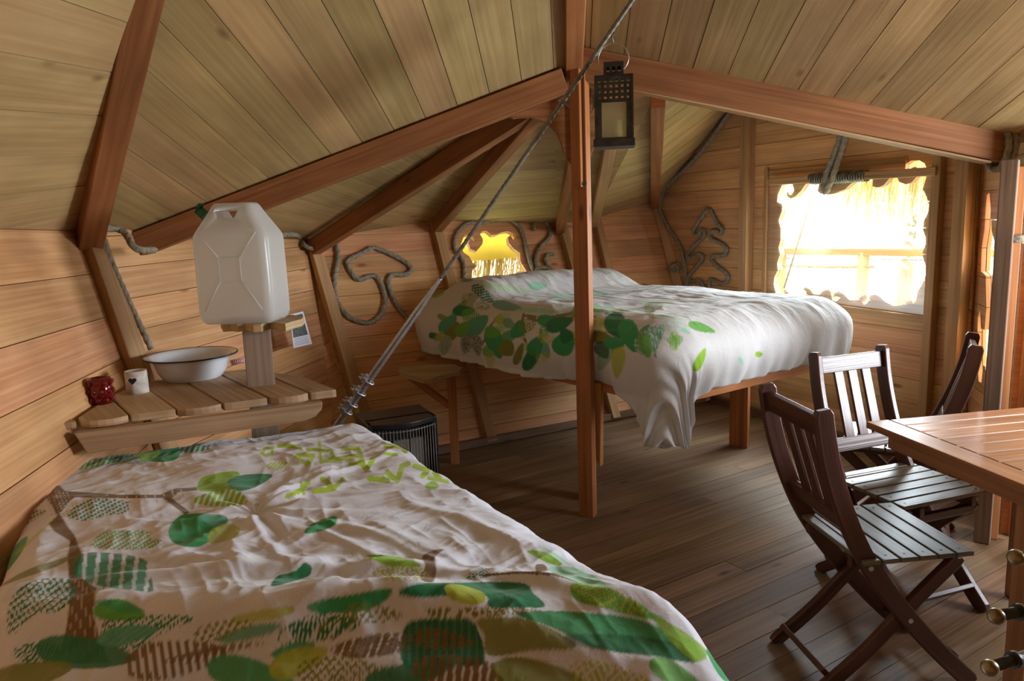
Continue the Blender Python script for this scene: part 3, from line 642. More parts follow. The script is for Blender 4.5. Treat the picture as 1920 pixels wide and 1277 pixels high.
def seg_dist(X, Y, pts):
    best = np.full(X.shape, 1e9); side = np.zeros(X.shape); par = np.zeros(X.shape); n = len(pts) - 1
    for i in range(n):
        ax, ay = pts[i]; bx, by = pts[i + 1]; dx, dy = bx - ax, by - ay; L2 = dx * dx + dy * dy + 1e-12
        t = np.clip(((X - ax) * dx + (Y - ay) * dy) / L2, 0, 1); d = np.hypot(X - ax - t * dx, Y - ay - t * dy); m_ = d < best
        best = np.where(m_, d, best); side = np.where(m_, np.sign((X - ax) * dy - (Y - ay) * dx), side); par = np.where(m_, (i + t) / n, par)
    return best, side, par
def inpoly(X, Y, pts):
    r = np.zeros(X.shape, bool); n = len(pts)
    for i in range(n):
        x0, y0 = pts[i]; x1, y1 = pts[(i + 1) % n]
        if y0 == y1: continue
        c = ((y0 > Y) != (y1 > Y)) & (X < (x1 - x0) * (Y - y0) / (y1 - y0) + x0); r ^= c
    return r
class Print:
    """paint a cotton print in the flat coordinates the outlines were traced in"""
    def __init__(s, X, Y, base):
        s.X = X; s.Y = Y; s.gx = np.gradient(X); s.gy = np.gradient(Y); s.C = np.ones(X.shape + (3,)) * np.array(base)
    def _box(s, pts, pad=0):
        P = np.array(pts); return (s.X > P[:, 0].min() - pad) & (s.X < P[:, 0].max() + pad) & (s.Y > P[:, 1].min() - pad) & (s.Y < P[:, 1].max() + pad)
    def fill(s, pts, col, style='solid', ang=0., pitch=10., a=1., sub=None, smoothed=True):
        if smoothed: pts = [tuple(p) for p in catmull(pts, 5, True)]
        m0 = np.where(s._box(pts)); x = s.X[m0]; y = s.Y[m0]
        if not len(x): return
        k = np.zeros(x.shape)
        for ja, jb in ((-.3, -.1), (.1, -.3), (.3, .1), (-.1, .3)):
            k = k + .25 * inpoly(x + ja * s.gx[0][m0] + jb * s.gx[1][m0], y + ja * s.gy[0][m0] + jb * s.gy[1][m0], pts)
        w = np.full(x.shape, float(a))
        u = x * cos(ang) + y * sin(ang); v = -x * sin(ang) + y * cos(ang)
        if style == 'stripe': w = np.where(((u / pitch) % 1) < .68, a, 0)
        if style == 'gapdots':
            vv = v / (pitch * .55); uu = u / pitch + .5 * (np.floor(vv) % 2); w = np.where(np.hypot((uu % 1) - .5, ((vv % 1) - .5) * .6) < .33, 0, a)
        if style == 'dots':
            vv = v / (pitch * .6); uu = u / pitch + .5 * (np.floor(vv) % 2); w = np.where(np.hypot((uu % 1) - .5, ((vv % 1) - .5) * .7) < .33, a, 0)
        w = w * k; idx = m0[0] if len(m0) == 1 else m0
        s.C[m0] = s.C[m0] * (1 - w[:, None]) + np.array(col) * w[:, None]
    def leaf(s, cx, cy, L, Wd, ang, col, style='solid', a=1., pitch=8., sa=None):
        P = []
        for k in range(16):
            t = k / 16 * 2 * pi; u = cos(t) * L / 2; v = sin(t) * Wd / 2 * (1 - .35 * cos(t)); P.append((cx + u * cos(ang) - v * sin(ang), cy + u * sin(ang) + v * cos(ang)))
        s.fill(P, col, style, sa if sa is not None else ang, pitch, a, smoothed=False)
    def line(s, pts, w, col, a=1.):
        m0 = np.where(s._box(pts, w * 1.5)); x = s.X[m0]; y = s.Y[m0]
        if not len(x): return
        d, _, _ = seg_dist(x, y, pts); k = (d < w / 2) * a; s.C[m0] = s.C[m0] * (1 - k[:, None]) + np.array(col) * k[:, None]
G1 = (.05, .33, .12); G2 = (.03, .21, .09); G3 = (.27, .50, .04); G4 = (.14, .41, .07); G5 = (.42, .50, .06); TQ = (.10, .36, .24); LG = (.45, .65, .35); BR = (.20, .12, .055); OL = (.22, .24, .04); DK = (.02, .09, .045); MINT = (.35, .66, .48)
def cloth_object(name, P, C, mat, parent, closed=False):
    na, nb = P.shape[:2]; me = bpy.data.meshes.new(name); base = np.array(parent['_m']).reshape(4, 4); inv = np.linalg.inv(base)
    V = P.reshape(-1, 3) @ inv[:3, :3].T + inv[:3, 3]
    idx = np.arange(na * nb).reshape(na, nb); q = np.stack([idx[:-1, :-1], idx[1:, :-1], idx[1:, 1:], idx[:-1, 1:]], -1).reshape(-1, 4)
    me.vertices.add(len(V)); me.vertices.foreach_set('co', V.astype(np.float32).ravel()); me.loops.add(q.size); me.loops.foreach_set('vertex_index', q.ravel().astype(np.int32))
    me.polygons.add(len(q)); me.polygons.foreach_set('loop_start', np.arange(0, q.size, 4, dtype=np.int32)); me.polygons.foreach_set('loop_total', np.full(len(q), 4, dtype=np.int32))
    me.polygons.foreach_set('use_smooth', np.ones(len(q), bool)); me.update(calc_edges=True)
    ca = me.color_attributes.new('print', 'FLOAT_COLOR', 'POINT'); cc = np.ones((len(V), 4), np.float32); cc[:, :3] = C.reshape(-1, 3); ca.data.foreach_set('color', cc.ravel())
    me.materials.append(mat); o = bpy.data.objects.new(name, me); COL.objects.link(o); o.parent = parent; o['_m'] = base.ravel().tolist(); return o

def drape(A2, e_a, e_b, LA, LB, ov, r, ztop, na, nb, zfun=None, ovfun=None, ripple=None, corner=()):
    """cloth over a slab: A2 corner, e_a,e_b plan directions; returns points, cloth coords"""
    a = np.linspace(-ov, LA + ov, na)[:, None] * np.ones((1, nb)); b_ = np.linspace(-ov, LB + ov, nb)[None, :] * np.ones((na, 1))
    ia = np.clip(a, r, LA - r); ib = np.clip(b_, r, LB - r); da = a - ia; db = b_ - ib; d = np.hypot(da, db) + 1e-9; ux = da / d; uy = db / d
    m_ = np.maximum(np.abs(da), np.abs(db))
    f = m_ / d
    keep = np.zeros_like(a)
    for (sa, sb, wgt) in corner: keep = np.maximum(keep, wgt * (np.sign(da) == sa) * (np.sign(db) == sb) * smooth(.05, .5, np.minimum(np.abs(da), np.abs(db)) / (ov)))
    de = d * (f + (1 - f) * keep)
    de = de * (ovfun(a, b_, de) if ovfun is not None else 1)
    arc = r * pi / 2; h = np.where(de < arc, r * np.sin(np.minimum(de, arc) / r), r); drop = np.where(de < arc, r * (1 - np.cos(np.minimum(de, arc) / r)), r + (de - arc))
    return a, b_, ia, ib, ux, uy, de, h, drop

# ------------------------------------------------------------------ near bed
A1 = A(-.60, 2.88, 0); ew = A(-.91, -.36, 0); el = A(.515, -.857, 0); Z1 = .69
root = thing('near_bed', A1 + ew * .6 + el * 1.0, 0, 'bed in the foreground with a rumpled white duvet printed with green leaves', 'bed')
def bedbox(A2, ea, eb, LA, LB, z0, z1, ins=0.):
    P = [A2 + ea * ins + eb * ins, A2 + ea * (LA - ins) + eb * ins, A2 + ea * (LA - ins) + eb * (LB - ins), A2 + ea * ins + eb * (LB - ins)]
    mb = MB(); mb.prism([(p[0], p[1]) for p in P], z0, z1); return mb
bedbox(A1, ew, el, 1.10, 2.0, .28, .38, .06).build('bed_frame', M_post, root, bevel=.004)
bedbox(A1, ew, el, 1.10, 2.0, .38, .60, .06).build('mattress', M_mattress, root, bevel=.04)
for (s_, t_) in ((.12, .12), (1.0, .12), (.12, 1.85), (1.0, 1.85)):
    p = A1 + ew * s_ + el * t_; mb = MB(); mb.box(p[0] - .035, p[0] + .035, p[1] - .035, p[1] + .035, 0, .29); mb.build('leg', M_post, root)
NA, NB = 560, 820
a, b_, ia, ib, ux, uy, de, h, drop = drape(A1, ew, el, 1.18, 2.15, .34, .10, Z1, NA, NB)
def to_ab(x, y, z=Z1):
    p = onz(x, y, z)[:2] - A1[:2]; M2 = np.array([[ew[0], el[0]], [ew[1], el[1]]]); return np.linalg.solve(M2, p)
pa = ia + ux * h; pb = ib + uy * h
vn = VN(3); vn2 = VN(8)
Z = Z1 - drop
# soft folds traced over the cloth: (points in the photo, height, width)
folds = [([(0, 1130), (300, 1105), (650, 1085), (900, 1095), (1180, 1150)], .030, .05), ([(250, 1190), (600, 1160), (820, 1160), (1100, 1205), (1300, 1250)], .042, .055),
         ([(0, 1240), (350, 1215), (560, 1185), (760, 1178)], .032, .045), ([(420, 1255), (800, 1215), (1100, 1250), (1330, 1277)], .034, .055),
         ([(500, 965), (620, 930), (760, 900), (850, 890)], .014, .022), ([(505, 975), (650, 955), (800, 935), (900, 935)], .012, .022), ([(495, 950), (600, 905), (700, 870), (740, 850)], .012, .02),
         ([(500, 985), (640, 1000), (760, 1030), (850, 1080)], .012, .028), ([(490, 985), (540, 1040), (590, 1090)], .010, .02), ([(480, 980), (470, 1040), (500, 1100)], .010, .022), ([(470, 960), (380, 985), (260, 985)], .008, .025),
         ([(640, 880), (560, 905), (500, 950)], .012, .02), ([(560, 860), (700, 845), (790, 850)], .008, .018), ([(420, 880), (560, 830), (680, 815)], .006, .02), ([(180, 1060), (350, 1050), (520, 1075)], .010, .035), ([(760, 960), (880, 985), (1000, 1040)], .010, .03), ([(620, 1010), (760, 1075)], .008, .02), ([(700, 990), (860, 1060), (960, 1100)], .009, .025)]
for pts, amp, wd in folds:
    Q = [tuple(to_ab(*p)) for p in pts]; Q = [tuple(p) for p in catmull(Q, 4)]
    d, sd, par = seg_dist(pa, pb, Q); w_ = np.where(sd > 0, wd * .55, wd); Z = Z + amp * np.exp(-(d / w_) ** 2) * smooth(0, .12, par) * smooth(0, .12, 1 - par) * (.75 + .8 * vn(pa * 9, pb * 9))
wa = pa + .10 * fbm(vn2, pa * 2.2, pb * 2.2, 2); wb_ = pb + .10 * fbm(vn2, pa * 2.2 + 40, pb * 2.2, 2)
top = np.exp(-(de / .12) ** 2)
Z = Z + .016 * fbm(vn, pa * 3, pb * 3, 3) + .0045 * ridged(vn, wa * 5 + wb_ * 2.5, wb_ * 11 - wa * 4, 3) + .0035 * ridged(vn2, wa * 14, wb_ * 6, 2)
Z = Z + .02 * np.sin(np.clip((pa) / 1.13, 0, 1) * pi) * np.sin(np.clip(pb / 2.1, 0, 1) * pi)
_s = pb - (1.80 - .52 * pa)
Z = Z + .03 * np.exp(-(_s / .09) ** 2) - .17 * smooth(.0, .42, _s)           # the duvet slumps towards the foot end
# creases near the middle knot
kx, ky = to_ab(500, 968); rr_ = np.hypot(pa - kx, pb - ky); th = np.arctan2(pb - ky, pa - kx); Z = Z + .006 * np.sin(th * 11 + 3 * vn(th * 2, rr_ * 3)) * np.exp(-((rr_ - .16) / .14) ** 2) - .012 * np.exp(-(rr_ / .05) ** 2)
rip = .012 * np.sin((a - b_) * 38 + 4 * vn(a * 4, b_ * 4)) * smooth(.12, .4, de)
pa = (pa + ux * rip) * (1 + .05 * pb); pb = pb + uy * rip
P = A1[None, None, :] * 1. + pa[..., None] * ew + pb[..., None] * el; P[..., 2] = Z
px_ = project(P.reshape(-1, 3)).reshape(NA, NB, 2)
# the print, traced flat on the top plane
FL = A1[None, None, :] + a[..., None] * ew + b_[..., None] * el; FL[..., 2] = Z1; fp = project(FL.reshape(-1, 3)).reshape(NA, NB, 2)
blend = smooth(.0, .25, de)[..., None]
uvp = px_
S = Print(uvp[..., 0], uvp[..., 1], (.70, .715, .79))
c6 = lambda L: [(x / 2.133, 780 + y / 2.133) for x, y in L]
c7 = lambda L: [(600 + x / 2.4, 750 + y / 2.4) for x, y in L]
# stems
S.fill(c6([(170,300),(225,265),(260,300),(340,305),(480,315),(640,315),(700,290),(790,285),(790,298),(710,305),(690,330),(760,385),(740,395),(650,328),(480,330),(300,325),(280,340),(240,390),(270,440),(300,480),(330,560),(330,650),(390,690),(370,780),(400,900),(440,990),(190,990),(250,920),(270,820),(280,720),(270,560),(280,500),(215,460),(195,430),(230,400)]), BR, smoothed=False)
for k in range(9): S.line(c6([(300 + k * 16, 660), (270 + k * 22, 960)]), 1.6, (.45, .36, .26))
for k in range(7): S.line(c6([(170 + k * 16, 300), (210 + k * 16, 400)]), 1.4, (.5, .45, .38))
for k in range(9): S.line(c6([(420 + k * 38, 295), (440 + k * 38, 345)]), 1.4, (.55, .5, .45))
S.fill(c6([(1680,650),(1700,600),(1690,560),(1740,535),(1775,535),(1740,565),(1745,620),(1730,665)]), BR)
S.line(c7([(740,790),(900,775),(1060,785),(1160,815)]), 5, BR); S.fill(c7([(970,745),(1000,738),(1030,765),(975,770)]), BR)
# leaves, far edge
S.fill(c6([(290,205),(400,150),(560,110),(640,120),(520,165),(440,190),(330,215)]), G4, 'stripe', .5, 8)
S.fill(c6([(440,180),(500,140),(600,120),(600,190),(500,190)]), G2, 'gapdots', 0, 5)
S.fill(c6([(545,160),(600,125),(700,110),(720,150),(690,180),(600,182)]), G1)
S.fill(c6([(545,165),(560,130),(620,122),(640,150),(590,182)]), G3)
S.fill(c6([(640,115),(760,105),(840,130),(780,145),(700,145)]), G1, 'stripe', .4, 9)
# middle leaves
S.fill(c6([(790,280),(820,240),(950,222),(940,270),(880,300),(800,300)]), G3); S.fill(c6([(910,260),(980,235),(1090,236),(1020,285),(940,300)]), G2)
S.fill(c6([(770,330),(900,290),(960,300),(985,350),(880,362),(800,355)]), G3, 'stripe', .4, 10)
S.fill(c6([(270,400),(330,340),(420,330),(510,345),(505,385),(420,400),(330,420)]), G2, 'dots', .4, 9)
S.fill(c6([(680,440),(730,395),(830,392),(900,415),(870,470),(800,522),(710,515),(675,480)]), G1); S.fill(c6([(800,395),(900,400),(905,430),(850,440)]), TQ)
S.fill(c6([(840,460),(900,430),(960,450),(930,490),(840,510)]), G5, a=.75)
S.fill(c6([(370,500),(430,460),(590,460),(600,490),(660,500),(600,530),(470,535),(370,525)]), G4, 'gapdots', .3, 9)
S.fill(c6([(1218,460),(1250,430),(1340,400),(1335,440),(1240,470)]), G1); S.fill(c6([(1085,680),(1110,640),(1180,620),(1215,588),(1245,600),(1235,640),(1160,665)]), G2)
S.fill(c6([(300,570),(380,545),(570,570),(600,640),(610,700),(520,695),(400,680),(300,640)]), G2, 'stripe', .12, 24, a=.9); S.fill(c6([(300,600),(560,600),(570,690),(400,680)]), TQ, a=.35)
S.fill(c6([(40,740),(130,660),(280,655),(300,720),(240,780),(130,800),(60,870),(30,860)]), G2, 'gapdots', .2, 14)
S.fill(c6([(375,770),(420,738),(500,735),(580,790),(560,815),(450,820),(385,805)]), G4); S.fill(c6([(380,745),(470,735),(580,780),(500,790)]), G1, a=.7)
S.fill(c6([(410,830),(560,800),(700,795),(780,815),(690,850),(600,900),(620,925),(480,935),(415,880)]), G2, 'gapdots', .2, 13)
S.fill(c6([(60,930),(160,905),(260,930),(220,990),(80,980)]), G2, 'dots', .2, 9)
S.fill(c6([(0,600),(60,520),(110,480),(90,540),(30,620),(0,640)]), G1, a=.9); S.fill(c6([(0,680),(120,610),(290,560),(230,600),(90,650)]), OL, a=.8); S.fill(c6([(40,420),(90,380),(190,380),(130,420),(60,460)]), OL, 'dots', .4, 9)
S.fill(c6([(60,400),(110,330),(200,290),(150,350),(90,410)]), G4, 'stripe', .8, 8); S.fill(c6([(50,560),(200,420),(230,400),(110,520)]), G5, a=.5)
S.fill(c6([(1465,560),(1530,555),(1640,575),(1680,600),(1560,600)]), G3); S.fill(c6([(1480,625),(1540,600),(1680,600),(1690,650),(1560,660)]), G5, 'gapdots', .2, 7)
# near leaves
S.fill(c7([(0,905),(120,880),(320,850),(290,900),(200,950),(80,955),(0,965)]), G2); S.fill(c7([(350,870),(420,830),(600,822),(900,822),(960,870),(1010,930),(850,935),(760,930),(740,880),(580,880),(450,890)]), G2)
S.fill(c7([(560,840),(620,830),(740,870),(720,920),(600,905)]), G5); S.fill(c7([(1130,830),(1240,820),(1400,900),(1500,960),(1560,1000),(1400,970),(1240,930),(1150,900)]), G4); S.fill(c7([(1130,830),(1240,815),(1420,900),(1480,960),(1340,950),(1200,900)]), G5, 'gapdots', .5, 8)
S.fill(c7([(930,680),(1010,685),(1090,735),(1040,740)]), G3); S.fill(c7([(980,650),(1060,690),(1130,745),(1080,720)]), MINT); S.fill(c7([(1020,760),(1150,755),(1290,830),(1200,830)]), MINT)
S.fill(c7([(660,790),(720,755),(760,765),(740,800),(670,808)]), G2, 'dots', .3, 6); S.fill(c7([(0,1000),(90,960),(190,960),(150,1010),(60,1080),(0,1090)]), OL, 'gapdots', .3, 10)
S.fill(c7([(390,1010),(560,985),(690,1000),(740,1180),(600,1200),(380,1200)]), G2, a=.95); S.fill(c7([(390,1010),(560,985),(690,1000),(740,1180),(600,1200),(380,1200)]), DK, 'stripe', .0, 14, a=.6)
S.fill(c7([(710,990),(900,980),(1060,1040),(1150,1115),(950,1130),(760,1150),(740,1060)]), OL, a=.9)
S.fill(c7([(880,960),(1100,950),(1400,980),(1560,1040),(1680,1090),(1690,1180),(1500,1150),(1250,1120),(1060,1030)]), G1, a=.95); S.fill(c7([(1100,1060),(1400,1060),(1690,1120),(1690,1180),(1450,1150),(1180,1110)]), DK, a=.6)
S.fill(c7([(1500,980),(1620,1030),(1740,1130),(1700,1180),(1600,1110)]), G3, a=.9); S.fill(c7([(1740,1120),(1840,1200),(1890,1265),(1820,1265),(1760,1180)]), G1)
S.fill(c7([(480,940),(800,935),(1000,950),(760,975),(560,990)]), OL, 'dots', .1, 7); S.fill(c7([(60,1110),(260,1050),(400,1060),(380,1130),(200,1160),(80,1150)]), BR, 'stripe', .3, 16, a=.8)
S.fill(c6([(1240,750),(1400,720),(1560,690),(1500,770),(1320,790),(1240,780)]), G1, a=.9); S.fill(c6([(940,800),(1160,760),(1150,800),(960,830)]), G5, a=.8)
S.fill(c6([(880,880),(1040,830),(1130,840),(1050,880),(900,910)]), TQ, a=.85); S.fill(c6([(1110,880),(1230,800),(1440,810),(1400,860),(1180,920)]), G2, 'dots', .2, 9); S.fill(c6([(1080,950),(1200,900),(1260,920),(1180,990)]), G1, a=.9)
S.fill(c6([(650,980),(860,920),(1060,905),(900,950),(760,990)]), BR, 'stripe', .3, 14, a=.85); S.fill(c6([(1340,920),(1480,880),(1600,900),(1560,950),(1400,970)]), BR, 'stripe', .4, 12, a=.85)
_r = random.Random(9)
for _x, _y, _L, _W, _a, _c, _st in [(160,1225,190,60,.1,G2,'solid'),(60,1265,160,50,-.2,OL,'solid'),(330,1235,200,70,-.15,BR,'stripe'),(470,1265,170,60,.2,G1,'solid'),(560,1240,120,50,-.4,G5,'solid'),(650,1262,190,60,.05,OL,'gapdots'),
        (760,1270,160,50,-.2,G2,'solid'),(880,1262,220,60,.1,BR,'stripe'),(1010,1268,180,60,.15,OL,'solid'),(1150,1272,170,50,.2,G5,'dots'),(1270,1268,120,40,.5,G4,'solid'),(240,1190,120,36,-.2,TQ,'solid'),(420,1180,120,34,-.25,OL,'dots'),(700,1150,110,36,.1,OL,'dots'),(830,1200,120,40,.1,BR,'stripe')]:
    S.leaf(_x, _y, _L, _W, _a, _c, _st, .92, 16)
# lettering
GL = (.40, .55, .05)
for L_, w_ in [([(1062,158),(1048,148),(1062,128),(1090,128),(1088,152),(1062,158)], 12), ([(1115,120),(1150,118),(1190,124),(1202,132)], 14), ([(1230,133),(1320,140)], 12), ([(1277,105),(1282,170)], 12),
               ([(1185,160),(1225,195),(1245,175),(1252,158),(1190,158)], 15), ([(1285,182),(1398,165)], 18), ([(1328,148),(1335,178)], 16), ([(1372,130),(1432,130),(1452,185),(1400,192)], 16), ([(1432,158),(1395,162)], 14), ([(1540,120),(1605,122),(1622,142)], 15), ([(1540,150),(1585,155)], 12),
               ([(1440,185),(1465,215),(1490,175)], 18), ([(1480,250),(1550,258)], 22), ([(1548,225),(1590,258),(1608,200),(1632,190)], 20), ([(1660,200),(1710,218),(1690,240)], 20), ([(1150,322),(1200,298),(1232,265)], 18), ([(1205,268),(1215,310)], 12), ([(1258,300),(1310,295),(1335,290),(1290,252)], 20), ([(1345,280),(1372,252)], 16), ([(1735,225),(1760,250)], 16), ([(1715,248),(1790,262)], 14)]:
    S.line(c6(L_), w_ / 2.133 * 1.1, GL)
S.fill(c6([(1700,275),(1730,262),(1757,280),(1735,295),(1705,290)]), G3); S.fill(c6([(1075,190),(1120,180),(1165,192),(1120,212),(1070,210)]), GL, 'stripe', .8, 5)
cloth_object('duvet', P, S.C, M_print, root)

# ------------------------------------------------------------------ far bed
Q2 = A(.67, 3.12, 0); g1 = A(.823, .567, 0); g2 = A(-.60, .80, 0); BW, BL = 1.40, 2.15
root = thing('far_bed', Q2 + g1 * .7 + g2 * 1.0, 0, 'raised bed against the back wall with a puffy white duvet printed with leaves', 'bed')
fr2 = M_post
for nm, p0, p1 in [('side_rail', Q2 + g1 * .03 + g2 * .05, Q2 + g1 * .03 + g2 * BL), ('side_rail', Q2 + g1 * BW, Q2 + g1 * BW + g2 * BL), ('end_rail', Q2 + g1 * .05 + g2 * .03, Q2 + g1 * (BW - .02) + g2 * .03), ('end_rail', Q2 + g2 * BL + g1 * .02, Q2 + g1 * (BW - .02) + g2 * BL)]:
    mb = MB(); mb.beam(p0 + A(0, 0, .66), p1 + A(0, 0, .66), .03, .09); mb.build(nm, fr2, root, bevel=.003)
bedbox(Q2, g1, g2, BW, BL, .64, .70, .02).build('bed_base', M_stud, root)
bedbox(Q2, g1, g2, BW, BL, .70, .88, .02).build('mattress', M_mattress, root, bevel=.05)
lp = onz(1386, 836, 0)
mb = MB(); mb.M = frame(lp, (0, 0, 1), n=(-.5, -.85, 0)); mb.box(0, .63, -.055, .055, -.035, .035); mb.build('leg', M_chair if False else M_post, root, bevel=.003)
for s_, t_ in ((1.3, 1.9), (.08, .62)):
    p = Q2 + g1 * s_ + g2 * t_; mb = MB(); mb.box(p[0] - .035, p[0] + .035, p[1] - .035, p[1] + .035, 0, .63); mb.build('leg', M_post, root)
# pillow under the duvet's head end
NA, NB = 440, 560; Z2 = .985
hang = lambda a, b_, de: 1 + .08 * VNx(b_ * 3 + 9, a * 3) + .0 * de
VNx = VN(21)
a, b_, ia, ib, ux, uy, de, h, drop = drape(Q2, g1, g2, BW, BL, .52, .15, Z2, NA, NB, ovfun=hang, corner=[(-1, -1, 1.0)])
capd = .325 + .025 * vn(a * 4, b_ * 4) + .045 * (a < .1) * smooth(.3, 1.0, b_) + .24 * np.exp(-(np.maximum(a, 0) / .12) ** 2 - (np.maximum(b_, 0) / .18) ** 2) * ((a < .3) & (b_ < .9)); raw = drop; drop = capd - np.logaddexp(0, (capd - drop) / .015) * .015
# the corner nearest the viewer hangs lowest
cw = smooth(.16, .40, np.minimum(-a, 9)) * smooth(.16, .40, np.minimum(-b_, 9))
cw = smooth(.10, .34, -a) * smooth(.10, .34, -b_) * (a < 0) * (b_ < 0)

bulge = .045 * np.sin(np.clip(drop / .34, 0, 1) * pi) * smooth(0, .1, de)
s_per = np.arctan2(uy, ux) * .25 + (a * np.abs(uy) + b_ * np.abs(ux))
sd = smooth(.18, .5, de)
rp_ = (.012 * np.sin(s_per * 30 + 4 * vn(a * 3, b_ * 3)) + .007 * np.sin(s_per * 61 + 6 * vn2(a * 3, b_ * 3))) * sd + .02 * vn(s_per * 4, drop * 6) * sd
und = .025 * smooth(0, .2, de) - .035 * np.clip((raw - capd) / .2, 0, 1)             # lower edge tucks back under
pull = -.03 * np.exp(-((b_ - .44) / .12) ** 2) * (a < 0) * smooth(.05, .2, de)
pa = ia + ux * (h + bulge + rp_ + und + pull); pb = ib + uy * (h + bulge + rp_ + und + pull)
Z = Z2 - drop
pil = np.exp(-((pb - 1.72) / .24) ** 4) * (smooth(-.02, .18, pa) * smooth(-.02, .18, BW - pa)) * smooth(.5, 0, de)
Z = Z + .10 * pil - .02 * smooth(.6, 0, np.abs(pa - BW / 2)) * smooth(.4, .0, np.abs(pb - 1.2))
wa = pa + .1 * fbm(vn, pa * 2, pb * 2, 2); wb_ = pb + .1 * fbm(vn2, pa * 2, pb * 2, 2)
Z = Z + (.014 * fbm(vn2, pa * 3, pb * 3, 3) + .005 * ridged(vn2, wa * 9, wb_ * 5, 3)) * smooth(.5, 0, de) + .012 * np.sin(np.clip(pa / BW, 0, 1) * pi)
P = Q2[None, None, :] + pa[..., None] * g1 + pb[..., None] * g2; P[..., 2] = Z
px_ = project(P.reshape(-1, 3)).reshape(NA, NB, 2)
S = Print(px_[..., 0], px_[..., 1], (.66, .655, .65))
d2 = lambda L: [(740 + x / 2.2326, 500 + y / 2.2326) for x, y in L]
def lf(x, y, L, Wd, ang, col, st='solid', a=1., pitch=5., sa=None): S.leaf(740 + x / 2.2326, 500 + y / 2.2326, L / 2.2326, Wd / 2.2326, radians(ang), col, st, a, pitch, None if sa is None else radians(sa))
for L_ in ([(440, 200), (400, 250), (380, 300), (350, 350)], [(540, 200), (530, 260), (550, 320), (560, 380)], [(840, 210), (760, 190), (640, 215), (540, 205)], [(560, 215), (640, 240), (740, 215)]): S.line(d2(L_), 5, (.27, .17, .09))
_r = random.Random(5)
for _k in range(46):
    _x = _r.uniform(150, 1120); _y = _r.uniform(170, 350) - max(0, 250 - _x) * .1
    lf(_x, _y, _r.uniform(50, 100), _r.uniform(24, 50), _r.uniform(-80, 80), _r.choice([TQ, G4, OL, LG, G5, MINT, G1]), _r.choice(['solid', 'solid', 'stripe', 'dots']), .85, 4)
lf(600,80,80,35,0,MINT); lf(720,125,120,22,5,MINT,a=.8); lf(860,115,120,18,5,MINT); lf(470,90,220,26,8,LG,a=.7); lf(370,115,120,45,40,G2,'stripe',1,5,80); lf(180,115,60,24,-15,G3); lf(300,55,60,20,0,G1,a=.8); lf(340,150,130,60,20,OL,'dots',1,4)
lf(470,165,130,40,10,TQ,a=.8); lf(620,185,230,18,3,MINT,a=.8); lf(1090,155,130,14,2,LG); lf(950,180,240,16,2,LG,a=.7); lf(760,160,200,12,3,LG,a=.6); lf(1150,205,160,14,4,LG,a=.5)
lf(290,185,95,45,0,G2); lf(225,240,100,60,-50,TQ); lf(330,215,110,60,30,G4,'stripe',1,4,0); lf(245,270,90,45,-60,OL); lf(345,245,120,70,-40,TQ); lf(158,288,30,26,0,G2); lf(190,290,50,24,-60,G5); lf(285,260,80,50,-50,G4)
lf(212,330,90,46,105,G1); lf(212,330,90,46,105,(.6,.58,.52),'stripe',.8,4,20); lf(300,325,85,50,100,DK); lf(345,330,90,45,80,DK); lf(300,325,85,50,100,(.6,.6,.55),'dots',.9,4); lf(345,330,90,45,80,(.6,.6,.55),'dots',.9,4)
lf(420,320,140,70,70,G1); lf(410,275,70,50,10,G4); lf(445,225,45,35,0,G5); lf(470,345,70,70,50,OL); lf(400,390,80,40,90,G5,'stripe',.8,3,0); lf(520,265,60,80,30,G1); lf(555,245,80,60,-20,OL,'dots',1,4); lf(520,365,100,34,-70,OL); lf(580,370,150,55,-60,G2); lf(590,330,90,60,-60,G1)
lf(650,230,110,50,10,G1); lf(640,300,90,50,20,G5,'dots',.9,4); lf(620,380,70,40,-30,G5,'dots',.8,4); lf(710,320,110,90,-60,G1); lf(690,240,120,60,-20,G2); lf(720,290,60,60,0,G2); lf(480,240,60,40,40,TQ,a=.8)
lf(860,260,90,80,0,G5,'dots',1,4); lf(930,250,120,90,60,G2); lf(985,290,150,80,70,G1); lf(870,300,110,50,10,OL); lf(1070,300,160,90,-45,TQ,a=.9); lf(1070,300,160,90,-45,(.6,.66,.6),'dots',.7,4); lf(1050,330,110,55,75,G4,a=.85); lf(880,370,140,60,110,G1); lf(880,370,140,60,110,(.55,.6,.5),'stripe',.8,4,30); lf(935,400,140,55,95,G5,a=.9); lf(870,350,80,60,60,DK,a=.8); lf(920,320,90,50,0,G1)
lf(1285,255,120,36,18,G4); lf(1175,310,50,80,0,G3,'stripe',1,4,0); lf(1175,310,45,70,80,G4,a=.6); lf(1278,390,110,36,-65,G3); lf(1525,367,32,24,0,G3); lf(1450,395,40,18,60,MINT,a=.8); lf(1160,240,90,60,0,MINT,'dots',.7,4); lf(1220,270,50,18,30,MINT); lf(1840,385,30,14,0,G1,a=.8); lf(1600,462,200,10,-12,LG,a=.8)
cloth_object('duvet', P, S.C, M_print, root)
sol = root.children[-1].modifiers.new('thick', 'SOLIDIFY'); sol.thickness = .012; sol.offset = -1

